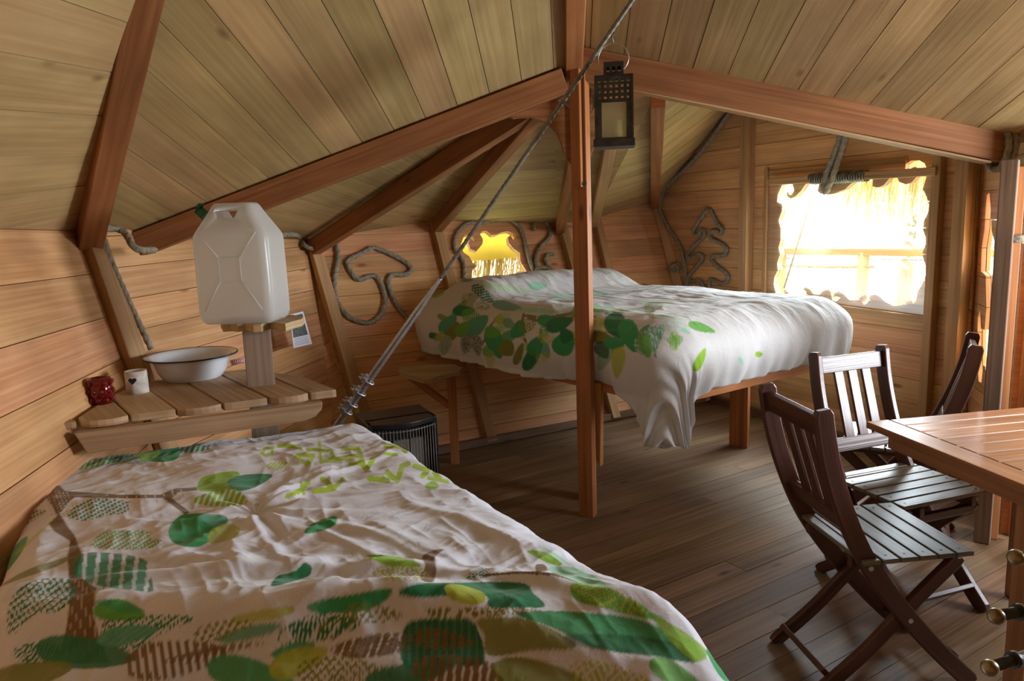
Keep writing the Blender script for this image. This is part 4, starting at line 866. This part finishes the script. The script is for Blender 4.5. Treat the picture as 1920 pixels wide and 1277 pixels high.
# small bench by the back wall, under the bed's edge
root = thing('side_stool', onz(855, 868, 0), 0, 'small wooden side shelf on one leg beside the far bed', 'side shelf')
P_ = [onz(x, y, .585) for x, y in [(746, 694), (752, 688), (776, 685), (850, 684), (868, 690), (862, 697), (830, 704), (812, 711), (795, 713), (770, 706), (750, 701)]]
mb = MB(); mb.prism([(p[0], p[1]) for p in P_], .565, .59); mb.build('top', M_shelf, root, bevel=.003)
lp = onz(854, 868, 0); mb = MB(); mb.M = frame(lp, (0, 0, 1), n=(0, -1, 0)); mb.box(0, .565, -.025, .025, -.025, .025); mb.build('leg', M_post, root, bevel=.002)
b0 = onz(790, 700, .55); mb = MB(); mb.beam(lp + A(-.02, 0, .36), lp + A(-.24, -.02, .55), .025, .04); mb.build('brace', M_post, root, bevel=.002)

# ------------------------------------------------------------------ gas heater
hc = A(-.57, 3.47, 0); rz = radians(25)
root = thing('gas_heater', hc, rz, 'black gas heater with a bowed wire grille between the two beds', 'heater')
Mh = np.array(root['_m']).reshape(4, 4)
mb = MB(); mb.M = Mh; mb.box(-.17, .17, -.03, .17, .03, .53); mb.box(-.17, -.145, -.10, -.03, .03, .53); mb.box(.145, .17, -.10, -.03, .03, .53); mb.build('body', M_black, root, bevel=.008)
def bow(t, r=.155): return (r * t, -.10 - .05 * cos(t * pi / 2), 0)
mb = MB(); mb.M = Mh; pl = [bow(t) for t in np.linspace(-1.08, 1.08, 15)]; mb.prism([(x, y) for x, y, _ in pl] + [(.17, .0), (-.17, .0)], .505, .53); mb.build('top_hood', M_black, root, bevel=.004)
mb = MB(); mb.M = Mh; mb.prism([(x, y) for x, y, _ in pl] + [(.17, .0), (-.17, .0)], .03, .09); mb.build('bottom_hood', M_black, root, bevel=.004)
for k in range(21):
    t = -1 + k / 10; x, y, _ = bow(t); mb = MB(); mb.M = Mh; mb.tube([(x, y, .085), (x, y, .50)], .0022, 6); mb.build('grille_wire', M_cable, root)
for z in (.12, .49):
    mb = MB(); mb.M = Mh; mb.tube([(x, y + .003, z) for x, y, _ in [bow(t) for t in np.linspace(-1, 1, 21)]], .003, 6); mb.build('grille_bar', M_cable, root)
for k in range(3):
    mb = MB(); mb.M = Mh; mb.box(-.13 + k * .09, -.05 + k * .09, -.045, -.03, .14, .42); mb.build('ceramic_burner', plain('burner', (.18, .16, .14), .7, noise=.2) if k == 0 else MATS['burner'], root)
for sx in (-.14, .14):
    for sy in (-.06, .13):
        mb = MB(); mb.M = Mh @ frame((sx, sy, .02), (1, 0, 0)); mb.tube([(-.01, 0, 0), (.01, 0, 0)], .02, 14); mb.build('castor', M_black, root)

# ------------------------------------------------------------------ wash stand
ZS = .84
zf = lambda x, y, z=ZS: onz(x, y, z)
pfoot = onz(490, 722, ZS); pc = A(pfoot[0], pfoot[1], 0)
root = thing('wash_stand', pc, 0, 'rustic slatted wooden wash shelf on a grey post in the left corner', 'shelf')
pf_ = aty(492, 640, pc[1]); lean = A(-.01, .0, 0)
mb = MB(); mb.M = frame(pc, (0, 0, 1), n=(.35, -.94, 0)); mb.box(0, aty(490, 602, pc[1] - .02)[2] - .03, -.052, .052, -.02, .02); tag(mb.build('post', M_grey, root, bevel=.003), 'grey weathered post')
fr_px = [(94, 143), (152, 241), (246, 330), (333, 416), (421, 502), (509, 579), (584, 632)]
def fy(x): return 790 - (x - 130) * (790 - 728) / (630 - 130) + 3
sdir = A(-.605, .796, 0)
# back boundary in plan: line of the left walls at shelf height, and the right edge
def wall_hit(p):
    # walk back until near the wall panels
    best = 1.6
    for (q0, q1) in ((C0f + (C0 - C0f) * ZS / 1.46, C1f + (C1 - C1f) * ZS / C1[2]), (C1f + (C1 - C1f) * ZS / C1[2], f0 + (C2 - f0) * ZS / C2[2])):
        e = q1[:2] - q0[:2]; M2 = np.array([[sdir[0], -e[0]], [sdir[1], -e[1]]])
        if abs(np.linalg.det(M2)) < 1e-6: continue
        t, u = np.linalg.solve(M2, q0[:2] - p[:2])
        if t > 0 and -.3 < u < 1.3: best = min(best, t)
    return best
for k, (xa, xb) in enumerate(fr_px):
    p0, p1 = zf(xa, fy(xa)), zf(xb, fy(xb)); front = []
    for t in np.linspace(0, 1, 7):
        w_ = .016 * sin(pi * t) * (1 if k % 2 else -.4) - .008 * (abs(t - .5) * 2) ** 4; front.append(p0 + (p1 - p0) * t - sdir * w_)
    la, lb_ = wall_hit(p0) - .05, wall_hit(p1) - .05
    cap = [.25, .5, .6, .62, .66, .66, .62][k]; la = min(la, cap); lb_ = min(lb_, cap + (0 if k < 6 else -.30))
    poly = front + [p1 + sdir * max(lb_, .03), p0 + sdir * max(la, .03)]
    mb = MB(); o0 = p0; fr = frame(A(o0[0], o0[1], 0), sdir); mb.M = fr
    mb.prism(to2(fr, poly), ZS - .024 - .001 * k, ZS); mb.build('shelf_board', M_shelf, root, bevel=.003)
ra, rb_ = zf(135, 800), zf(605, 742); n_ = nrm(np.cross(rb_ - ra, A(0, 0, 1))); n_ = n_ if n_[1] < 0 else -n_
ra, rb_ = ra - n_ * .03, rb_ - n_ * .03; L_ = np.linalg.norm((rb_ - ra)[:2]); fr = frame(A(ra[0], ra[1], ZS - .1), A(rb_[0] - ra[0], rb_[1] - ra[1], 0), n=n_); 
prof = [(.0, .073), (.03, .0), (L_ - .07, .01), (L_ - .03, .022), (L_ - .005, .045), (L_, .073)]
up_sign = 1 if fr[2, 1] > 0 else -1
mb = MB(); mb.M = fr; mb.prism([(x, y * up_sign) for x, y in prof], -.018, .018); mb.build('front_rail', M_shelf, root, bevel=.004)
mb = MB(); q0 = pc + A(0, 0, ZS - .06) + sdir * .05; mb.beam(q0 - A(0, .0, 0), q0 + sdir * .40, .035, .06); mb.build('support_rail', M_shelf, root, bevel=.003)
# top platform, scalloped
ZP = onp(500, 607, pc, nrm(A(.35, -.94, 0)))[2]
pts = [(413, 600), (417, 606), (432, 605), (445, 606), (460, 604), (474, 607), (490, 606), (503, 601), (520, 603), (535, 605), (550, 600), (566, 596), (570, 592), (550, 588), (480, 590), (430, 594)]
ZP = aty(490, 602, pc[1] - .02)[2]
pl = [onz(x, y + 2, ZP) for x, y in pts]
cx_ = np.mean([p[:2] for p in pl], axis=0)
mb = MB(); mb.prism([(p[0], p[1]) for p in pl], ZP - .03, ZP); mb.build('platform', M_shelf, root, bevel=.003)

# jerrycan
jl, jr = onz(385, 595, ZP), onz(545, 590, ZP); D_ = (jl[1] + jr[1]) / 2
jc = aty(462, 592, pc[1] + .0); jc[2] = ZP; s_ = (jc[1] * 1.0)
jrz = radians(-4)
root = thing('water_container', jc, jrz, 'large milky white plastic water container on the wash stand platform', 'container')
Mj = np.array(root['_m']).reshape(4, 4)
sc_ = (jc[1] + .15) / F; jw = 165 * sc_ / 2 * .82; jh = 208 * sc_; jd_ = .105
def rrect(w, d, r, n=6):
    out = []
    for (sx, sy, a0) in ((1, 1, 0), (-1, 1, 90), (-1, -1, 180), (1, -1, 270)):
        for k in range(n + 1): a_ = radians(a0 + 90 * k / n); out.append((sx * (w - r) + r * cos(a_), sy * (d - r) + r * sin(a_)))
    return out
rings = [(0.0, .86, .80, .02), (.012, .95, .93, .03), (.035, 1., 1., .035), (.25 * jh, 1., 1., .035), (.5 * jh, .995, 1., .035), (.70 * jh, .985, 1., .035), (.735 * jh, .97, .99, .035), (.76 * jh, .93, .95, .033), (.93 * jh, .62, .60, .028), (.975 * jh, .55, .50, .025), (1.0 * jh, .49, .40, .02)]
V = []; Fc = []; nr = None
for z, fx, fy2, r in rings:
    R_ = rrect(jw * fx, jd_ * fy2, r); nr = len(R_); V += [(x, y, z) for x, y in R_]
for i in range(len(rings) - 1):
    for k in range(nr): Fc.append((i * nr + k, i * nr + (k + 1) % nr, (i + 1) * nr + (k + 1) % nr, (i + 1) * nr + k))
Fc += [tuple(range(nr - 1, -1, -1)), tuple(range((len(rings) - 1) * nr, len(rings) * nr))]
mb = MB(); mb.M = Mj; mb.add(V, Fc, True); body = mb.build('body', M_can, root)
fj = Mj @ np.array([[1, 0, 0, 0], [0, 0, -1, 0], [0, 1, 0, 0], [0, 0, 0, 1.]])
body['_m'] = root['_m']
boolean_cut(body, [[(-.40 * jw, .935 * jh), (.22 * jw, .945 * jh), (.16 * jw, .885 * jh), (.10 * jw, .872 * jh), (-.28 * jw, .868 * jh), (-.34 * jw, .88 * jh)]], fj)
# pressed X on the face
mb = MB(); mb.M = Mj
for (x0, z0, x1, z1) in ((-.75, .12, -.28, .36), (.75, .12, .28, .36), (-.75, .76, -.28, .56), (.75, .76, .28, .56)):
    mb.tube([(x0 * jw, -jd_ - .000, z0 * jh), (x1 * jw, -jd_ - .001, z1 * jh)], .0028, 8)
mb.tube([(x * jw * .28, -jd_ - .0005, (.46 + z * .1) * jh) for x, z in ((-1, -1), (1, -1), (1, 1), (-1, 1))], .0028, 8, closed=True)
mb.build('pressed_ribs', M_can, root)
mb = MB(); mb.M = Mj; mb.tube([(-jw * .80, -.01, .9 * jh), (-jw * .98, -.01, .955 * jh)], .020, 16); tap = mb.build('cap', M_green, root); tap['label'] = 'dark green cap'
mb = MB(); mb.M = Mj; mb.beam((-jw * 1.0, -.01, .95 * jh), (-jw * .86, -.02, 1.0 * jh), .016, .012); mb.build('cap_lever', M_green, tap)

# basin
bc = onz(344, 718, ZS); bs = bc[1] / F
rb0 = 82 * bs
root = thing('enamel_basin', bc + A(0, .10, 0), 0, 'white enamel wash basin with a dark blue rim on the slatted shelf', 'basin')
Mb = np.array(root['_m']).reshape(4, 4); tilt = np.eye(4); 
hb = .098; Rb = rb0 * 1.05
prof = [(0, .004), (Rb * .55, .002), (Rb * .60, .0), (Rb * .63, .005), (Rb * .74, hb * .35), (Rb * .80, hb * .75), (Rb * .85, hb * .93), (Rb * .99, hb), (Rb * 1.0, hb + .003), (Rb * .98, hb + .004), (Rb * .84, hb * .97), (Rb * .78, hb * .75), (Rb * .72, hb * .37), (Rb * .60, .011), (0, .009)]
mb = MB(); mb.M = Mb; mb.lathe([(max(r, .0005), z) for r, z in prof], 56); mb.build('bowl', M_enamel, root)
mb = MB(); mb.M = Mb; mb.tube([(Rb * .995 * cos(t), Rb * .995 * sin(t), hb + .002) for t in np.linspace(0, 2 * pi, 60)[:-1]], .0035, 8, closed=True); tag(mb.build('rim', M_rimb, root), 'dark blue rim')
# birch candle cup
cc = onz(254, 738, ZS)
root = thing('birch_cup', cc + A(0, .02, 0), 0, 'small white birch bark candle cup with a heart-shaped hole', 'candle holder')
Mc = np.array(root['_m']).reshape(4, 4); rc = 20 * cc[1] / F; hcup = 43 * cc[1] / F
mb = MB(); mb.M = Mc; mb.lathe([(.0005, 0), (rc, 0), (rc * 1.0, hcup * .5), (rc * .98, hcup), (rc * .82, hcup), (rc * .8, .012), (.0005, .012)], 36); mb.build('cup', M_birch, root)
mb = MB(); mb.M = Mc @ frame((rc * .12, -rc * .97, hcup * .62), (1, .12, 0), n=(.12, -.97, 0))
ht = []
for k in range(24):
    t = 2 * pi * k / 24; ht.append((.0009 * 16 * sin(t) ** 3, .0009 * (13 * cos(t) - 5 * cos(2 * t) - 2 * cos(3 * t) - cos(4 * t))))
sg = 1 if mb.M[2, 1] > 0 else -1
mb.prism([(x, y * sg) for x, y in ht], -.004, .0035); tag(mb.build('heart_hole_shade', M_rimb, root), 'dark heart shape coloured like a shaded cut-out')  # solid dark heart, the shade inside the hole is put into its colour
# red glass
gc = onz(187, 758, ZS)
root = thing('red_glass', gc + A(0, .02, 0), 0, 'bumpy dark red glass tealight holder at the left end of the shelf', 'glass')
Mg = np.array(root['_m']).reshape(4, 4); rg = 21 * gc[1] / F; hg = 50 * gc[1] / F
mb = MB(); mb.M = Mg; mb.lathe([(.0005, 0), (rg * .9, 0), (rg * .95, hg * .5), (rg * .9, hg), (rg * .75, hg), (rg * .75, .012), (.0005, .012)], 32); mb.build('vessel', M_red, root)
for z in (.17, .5, .83):
    for k in range(9):
        a_ = 2 * pi * (k + (.5 if z == .5 else 0)) / 9; mb = MB(); mb.M = Mg.copy(); cM = np.eye(4); cM[:3, 3] = (rg * cos(a_) * .95, rg * sin(a_) * .95, hg * z - .009); mb.M = Mg @ cM
        mb.lathe([(.0005, 0), (.006, .002), (.0092, .009), (.006, .016), (.0005, .018)], 12); mb.build('glass_bead', M_red, root)
# striped cord behind basin
p0, p1 = onz(425, 664, ZS), onz(462, 660, ZS)
p0 = zf(428, 690) ; p0 = A(p0[0] - .0, p0[1], ZS)
q0 = onz(432, 672, ZS + .03) ; q1 = onz(466, 668, ZS + .03)
# notice on the wall
np_ = [onp(x, y, C1f + n2w * .004, n2w) for x, y in [(543, 590), (568, 584), (585, 645), (550, 653)]]
root = thing('paper_notice', np_[0], 0, 'small printed paper notice pinned to the wall behind the water container', 'notice')
fn = frame(np_[3], np_[2] - np_[3], n=n2w); mb = MB(); mb.M = fn; mb.prism(to2(fn, np_), -.001, .0015); mb.build('sheet', M_paper, root)
def nq(u0, v0, u1, v1):
    f = lambda u, v: np_[0] * (1 - u) * (1 - v) + np_[1] * u * (1 - v) + np_[2] * u * v + np_[3] * (1 - u) * v; return [f(u0, v0), f(u1, v0), f(u1, v1), f(u0, v1)]
mb = MB(); mb.M = fn; mb.prism(to2(fn, nq(.06, .35, .9, .70)), .0015, .0022); mb.prism(to2(fn, nq(.1, .06, .9, .28)), .0015, .0022); tag(mb.build('photo', M_photo, root), 'dark printed photo')
mb = MB(); mb.M = fn
for k in range(5): mb.prism(to2(fn, nq(.1, .74 + k * .045, .85, .75 + k * .045)), .0015, .002)
mb.build('text_lines', M_ink, root)
mb = MB(); mb.tube([q0 - A(0, 0, .02), (q0 + q1) / 2 - A(0, 0, .017), q1 - A(0, 0, .02)], .012, 10)
stripe_m, ns, ln, b = newmat('red_white_stripes'); tc = nd(ns, 'ShaderNodeTexCoord'); wv = nd(ns, 'ShaderNodeTexWave'); wv.inputs['Scale'].default_value = 40; ln.new(tc.outputs['Object'], wv.inputs[0]); rp = ramp(ns, [(.4, (.5, .03, .03)), (.6, (.75, .7, .68))]); ln.new(wv.outputs[0], rp.inputs[0]); ln.new(rp.outputs[0], b.inputs['Base Color'])
one(mb, 'striped_cloth_roll', stripe_m, 'thin red and white striped roll lying on the shelf behind the basin', 'cloth')

# ------------------------------------------------------------------ steel cable
B0 = aty(640, 786, 3.2); B1 = aty(826, 522, 2.95); B2 = aty(1186, 0, 2.62)
Bt = B2 + (B2 - B1) * .12; Bb = B0 + (B0 - B1) * .62
if Bb[2] < 0: Bb = B0 + (B0 - B1) * (B0[2] / (B1[2] - B0[2]))
root = thing('steel_cable', Bb, 0, 'taut twisted steel cable crossing the room diagonally from the floor to the roof', 'cable')
n_ = 500; mb = MB(); pth = [B1 + (Bt - B1) * k / n_ for k in range(n_ + 1)]; mb.tube(pth, .0085, 9, lobes=3, twist=90); mb.build('wire_rope', M_cable, root)
cdv = nrm(B1 - Bb); side = nrm(np.cross(cdv, A(0, 1, 0)))
for sgn in (-1, 1):
    pth = [Bb + (B1 - Bb) * k / 300 + side * sgn * .0075 * min(1, (300 - k) / 40) for k in range(301)]
    mb = MB(); mb.tube(pth, .0078, 9, lobes=3, twist=90); mb.build('doubled_strand', M_steel, root)
for (x, y) in ((640, 780), (652, 763), (672, 738), (690, 712)):
    t = np.dot(aty(x + 8, y, 3.15) - Bb, cdv); c = Bb + cdv * t; fr = frame(c, cdv, n=(0, -1, 0)); mb = MB(); mb.M = fr
    mb.box(-.012, .012, .008, .026, -.022, .022); mb.tube([(0, .045, -.014), (0, -.006, -.014), (0, -.022, -.008), (0, -.026, 0), (0, -.022, .008), (0, -.006, .014), (0, .045, .014)], .004, 8)
    for z in (-.014, .014): mb.M = fr @ frame((0, .030, z), (0, 1, 0)); mb.tube([(-.004, 0, 0), (.006, 0, 0)], .008, 6)
    mb.build('cable_clamp', M_steel, root)
mb = MB(); p = aty(1200, 4, 2.62); mb.beam(Bt - A(.02, 0, .02), Bt + A(.1, 0, -.0), .05, .03); mb.build('roof_bracket', M_dark, root)

# ------------------------------------------------------------------ lantern
lc = aty(1152, 277, 2.68); k_ = 2.68 / F
root = thing('hanging_lantern', lc, radians(-8), 'old punched metal lantern hanging by a ring from the steel cable', 'lantern')
Ml = np.array(root['_m']).reshape(4, 4); w = 33 * k_; hL = 122 * k_; dpt = w * .9
mb = MB(); mb.M = Ml; mb.box(-w * 1.1, w * 1.1, -dpt * 1.1, dpt * 1.1, 0, .004); mb.box(-w * 1.1, w * 1.1, -dpt * 1.12, -dpt * 1.07, 0, .026); mb.box(-w * 1.1, w * 1.1, dpt * 1.07, dpt * 1.12, 0, .026); mb.box(-w * 1.12, -w * 1.08, -dpt * 1.1, dpt * 1.1, 0, .026); mb.box(w * 1.08, w * 1.12, -dpt * 1.1, dpt * 1.1, 0, .026); mb.build('base_tray', M_dark, root, bevel=.001)
def punched(xw, z0, z1, rows, cols, y, hx, hz, glass=None, solid_side=False):
    """sheet with rectangular holes made of small cells"""
    mb = MB(); xs = [-xw + 2 * xw * i / (cols * 2 + 1) for i in range(cols * 2 + 2)]; zs = [z0 + (z1 - z0) * i / (rows * 2 + 1) for i in range(rows * 2 + 2)]
    for i in range(len(xs) - 1):
        for j in range(len(zs) - 1):
            if i % 2 and j % 2: continue
            mb.box(xs[i], xs[i + 1], y, y + .0012, zs[j], zs[j + 1])
    return mb
for face in range(4):
    ang = face * pi / 2; R_ = np.eye(4); R_[:2, :2] = [[cos(ang), -sin(ang)], [sin(ang), cos(ang)]]
    hw, dd = (w, dpt) if face % 2 == 0 else (dpt, w)
    mb = MB(); z_w0, z_w1 = .028, hL * .60
    m2 = punched(hw, hL * .62, hL * .985, 4, 6, -dd, 0, 0); M_ = Ml @ R_
    mb.M = M_
    for vi in m2.v: pass
    off = len(mb.v); mb.v += [M_[:3, :3] @ p + M_[:3, 3] for p in m2.v]; mb.f += [[i + off for i in f] for f in m2.f]; mb.uv += m2.uv; mb.sm += m2.sm
    mb.box(-hw, -hw * .66, -dd, -dd + .0012, 0, hL * .62); mb.box(hw * .66, hw, -dd, -dd + .0012, 0, hL * .62); mb.box(-hw * .66, hw * .66, -dd, -dd + .0012, 0, .03)
    mb.box(-hw, -hw * .93, -dd - .002, -dd + .002, 0, hL); mb.box(hw * .93, hw, -dd - .002, -dd + .002, 0, hL)
    for z in np.linspace(.04, hL * .58, 7):
        for sx in (-1, 1): mb.box(sx * hw * .80 - .003, sx * hw * .80 + .003, -dd - .003, -dd, z - .003, z + .003)
    mb.build('side_panel', M_dark, root)
    mb = MB(); mb.M = M_; mb.box(-hw * .68, hw * .68, -dd + .002, -dd + .0035, .028, hL * .63); mb.build('glass_pane', M_lglass, root)
mb = MB(); mb.M = Ml; mb.box(-w, w, -dpt, dpt, hL, hL + .0015); mb.build('roof_plate', M_dark, root)
mb = MB(); mb.M = Ml
hc_ = 24 * k_; cw_ = 17.5 * k_
for face in range(4):
    ang = face * pi / 2; R_ = np.eye(4); R_[:2, :2] = [[cos(ang), -sin(ang)], [sin(ang), cos(ang)]]; m2 = punched(cw_, hL, hL + hc_, 1, 3, -cw_, 0, 0); M_ = Ml @ R_; off = len(mb.v)
    mb.v += [M_[:3, :3] @ p + M_[:3, 3] for p in m2.v]; mb.f += [[i + off for i in f] for f in m2.f]; mb.uv += m2.uv; mb.sm += m2.sm
mb.box(-cw_, cw_, -cw_, cw_, hL + hc_, hL + hc_ + .0015); mb.build('chimney', M_dark, root)
rr2 = 27 * k_; zc = hL + hc_ + rr2 * .35
mb = MB(); mb.M = Ml; mb.tube([(rr2 * cos(t), 0, zc + rr2 * .95 * sin(t)) for t in np.linspace(0, 2 * pi, 50)[:-1]], .0018, 8, closed=True); mb.build('carry_ring', M_steel, root)
t_ = .0; topw = lc + A(0, 0, zc + rr2); cb = aty(1148, 52, 2.70)
mb = MB(); mb.tube([topw + A(0, 0, -.002), topw + A(-.004, 0, .02), (topw + cb) / 2 + A(.006, 0, 0), cb], .002, 6); mb.tube([topw + A(.002, 0, -.002), (topw + cb) / 2 + A(-.006, 0, 0), cb + A(.01, 0, .01)], .002, 6); mb.build('hanging_wire', M_cable, root)
mb = MB(); cM = np.eye(4); cM[:3, 3] = (0, 0, .006); mb.M = Ml @ cM; mb.lathe([(.0005, 0), (.028, 0), (.028, .085), (.02, .09), (.0005, .086)], 24); mb.build('candle', M_wax, root)

# ------------------------------------------------------------------ folding chairs
def ribbon(path, width, y0, y1):
    """board following a curve in x-z, thickness between y0 and y1"""
    P = [np.array(p, float) for p in catmull(path, 6)]; L = []; R_ = []
    for i, p in enumerate(P):
        t = nrm(P[min(i + 1, len(P) - 1)] - P[max(i - 1, 0)]); n = A(-t[1], t[0]); w_ = width * (1 if 0 < i < len(P) - 1 else .72); L.append(p + n * w_ / 2); R_.append(p - n * w_ / 2)
    n = len(P); V = []; U = []; s = 0
    for i in range(n):
        if i: s += np.linalg.norm(P[i] - P[i - 1])
        for q, v in ((L[i], width), (R_[i], 0)):
            for y in (y0, y1): V.append((q[0], y, q[1])); U.append((s, v + (y - y0)))
    Fc = []
    for i in range(n - 1):
        a, b_ = i * 4, i * 4 + 4; Fc += [(a, a + 1, b_ + 1, b_), (a + 2, b_ + 2, b_ + 3, a + 3), (a, b_, b_ + 2, a + 2), (a + 1, a + 3, b_ + 3, b_ + 1)]
    Fc += [(0, 2, 3, 1), ((n - 1) * 4, (n - 1) * 4 + 1, (n - 1) * 4 + 3, (n - 1) * 4 + 2)]
    mb = MB(); mb.add(V, Fc, False, U); return mb
def make_chair(label, M_seat=M_chair):
    root = thing('folding_chair', (0, 0, 0), 0, label, 'chair', 'folding chairs around the table')
    st = [(-.30, .90), (-.275, .76), (-.225, .60), (-.15, .44), (-.03, .27), (.10, .12), (.22, .0)]
    for s in (-1, 1):
        y = s * .168; ribbon(st, .055, y - .012, y + .012).build('back_stile', M_chair, root, bevel=.004)
    rl = [(.175, .405), (.04, .28), (-.12, .12), (-.27, .0)]
    for s in (-1, 1):
        y = s * .14; ribbon(rl, .042, y - .011, y + .011).build('cross_leg', M_chair, root, bevel=.003)
    def cross(x, z, w, h, hy, name, ang):
        mb = MB(); c, s = cos(ang), sin(ang); mb.M = np.array([[0, c, s, x], [1, 0, 0, 0], [0, -s, c, z], [0, 0, 0, 1.]]); mb.box(-hy, hy, -w / 2, w / 2, -h / 2, h / 2); return mb.build(name, M_chair, root, bevel=.003)
    cross(-.292, .845, .022, .065, .157, 'top_rail', -.18); cross(-.20, .545, .022, .055, .157, 'lower_rail', -.35)
    for y in (-.068, 0, .068):
        mb = MB(); mb.beam((-.203, y, .56), (-.287, y, .83), .042, .012, up=(1, 0, .3)); mb.build('back_slat', M_chair, root, bevel=.002)
    for s in (-1, 1):
        mb = MB(); mb.box(-.17, .185, s * .12 - .011, s * .12 + .011, .395, .428); mb.build('seat_rail', M_chair, root, bevel=.003)
    x = -.170
    for k in range(6):
        mb = MB(); wdt = .053; mb.M = np.array([[0, 1, 0, x], [1, 0, 0, 0], [0, 0, 1, .430], [0, 0, 0, 1.]]); mb.box(-.195, .195, 0, wdt, 0, .014)
        o = mb.build('seat_slat', M_seat, root, bevel=.003)
        for s in (-1, 1):
            mb = MB(); mb.tube([(x + wdt / 2, s * .165, .4435), (x + wdt / 2, s * .165, .4447)], .004, 8); mb.build('screw', M_dark, o)
        x += wdt + .006
    cross(-.235, .055, .018, .04, .13, 'stretcher', -.7); cross(.165, .075, .018, .04, .157, 'stretcher', .8); cross(.17, .385, .02, .03, .13, 'stretcher', 0); cross(-.135, .43, .018, .03, .157, 'stretcher', -.3)
    for s in (-1, 1):
        for (bx, bz, yy) in ((-.14, .415, .181), (-.005, .235, .181), (.165, .41, .151)):
            mb = MB(); mb.tube([(bx, s * (yy - .002), bz), (bx, s * (yy + .004), bz)], .0075, 10); mb.build('bolt', M_steel, root)
    return root
M_slat_sheen = wood('seat_sheen_grey', (.12, .115, .085), (.25, .24, .19), knots=False, var=.2, rough=.4, grain=30, spec=.6)  # sheen on the seats is put into this lighter greenish-grey wood colour
ch = make_chair('nearest dark folding chair at the left end of the table, back to the beds', M_slat_sheen)
def dup(root, label):
    def cp(o, par):
        c = o.copy(); COL.objects.link(c); c.parent = par
        for q in list(o.children): cp(q, c)
        return c
    r = cp(root, None); r['label'] = label; return r
ch2 = dup(ch, 'middle dark folding chair, back to the window, seat tucked under the table corner')
ch3 = dup(ch, 'farthest dark folding chair, seen side-on leaning back beside the narrow slit')
def place(o, x, y, deg, z=0.): o.location = (x, y, z); o.rotation_euler = (0, 0, radians(deg))
SC_ = .98
place(ch, 1.14, 2.20, 7); place(ch2, 1.44, 2.60, 289); place(ch3, 1.66, 3.15, 150)

# ------------------------------------------------------------------ table
Fc_ = A(1.22, 2.47, 0); tu = nrm(A(.984, .178, 0)); tv = A(tu[1], -tu[0], 0); TZ = .72; TW, TL = .78, 1.25
rzt = atan2(tu[1], tu[0]); root = thing('dining_table', Fc_ + tu * .6 + tv * .35, rzt, 'slatted reddish wooden folding table at the right edge', 'table')
def tb(u0, u1, v0, v1, z0, z1, name, along='u', bevel=.003, mat=M_table):
    mb = MB(); fr = frame(Fc_, tu) if along == 'u' else frame(Fc_, tv); 
    if along == 'u': mb.M = fr; mb.box(u0, u1, -v1, -v0, z0, z1)
    else: mb.M = fr; mb.box(v0, v1, u0, u1, z0, z1)
    return mb.build(name, mat, root, bevel=bevel)
tb(0, .085, 0, TW, TZ - .024, TZ, 'end_board', 'v'); tb(TL - .085, TL, 0, TW, TZ - .024, TZ, 'end_board', 'v')
nsl = 10; sw = TW / nsl
for k in range(nsl):
    tb(.088, TL - .088, k * sw + .004, (k + 1) * sw - .004, TZ - .022, TZ, 'top_slat')
tb(.05, TL - .05, .05, .072, TZ - .085, TZ - .025, 'apron'); tb(.05, TL - .05, TW - .072, TW - .05, TZ - .085, TZ - .025, 'apron'); tb(.05, .072, .07, TW - .07, TZ - .085, TZ - .025, 'apron', 'v')
tb(.45, .47, .07, TW - .07, TZ - .06, TZ - .024, 'batten', 'v'); tb(.80, .82, .07, TW - .07, TZ - .06, TZ - .024, 'batten', 'v')
def tleg(u, v, name='leg', w=.05, d=.035):
    c = Fc_ + tu * u + tv * v; mb = MB(); mb.M = frame(c, (0, 0, 1), n=tu); mb.box(0, TZ - .025, -w / 2, w / 2, -d / 2, d / 2); return mb.build(name, M_table, root, bevel=.003)
tleg(.09, .585, w=.065, d=.04); tleg(.62, .04); tleg(1.15, .08); tleg(1.15, .68)
mb = MB(); c = Fc_ + tu * .07 + tv * .55 + A(0, 0, .655); mb.tube([c - tu * 0, c - tu * .012], .008, 12); mb.build('bolt', M_steel, root)

# ------------------------------------------------------------------ knobbed rods at the lower right corner
root = thing('knobbed_rack', aty(1990, 1160, 1.05) * A(1, 1, 0), 0, 'dark rack of short rods with dull brass knobs at the lower right corner', 'rack')
pp = aty(1975, 1060, 1.08); mb = MB(); mb.beam(A(pp[0], pp[1], 0), A(pp[0], pp[1], pp[2] + .08), .02, .02, up=(0, 1, 0)); mb.build('upright', M_dark, root)
for (x, y, D1) in ((1905, 1045, 1.06), (1868, 1155, 1.04), (1856, 1252, 1.02)):
    k = aty(x, y, D1); e = A(pp[0], pp[1], k[2] - .012); mb = MB(); mb.tube([k, e], .0085, 12); mb.tube([k + (e - k) * .38, k + (e - k) * .46], .013, 12); rd = mb.build('rod', M_dark, root)
    mb = MB(); cM = np.eye(4); cM[:3, 3] = k - A(0, 0, .013); mb.M = cM; mb.lathe([(.0125 * sin(t) + .0004, .0125 * (1 - cos(t))) for t in np.linspace(0, pi, 12)], 20); mb.build('knob', M_brass, rd)
    rd['_m'] = root['_m']

for o in bpy.data.objects:
    if '_m' in o: del o['_m']
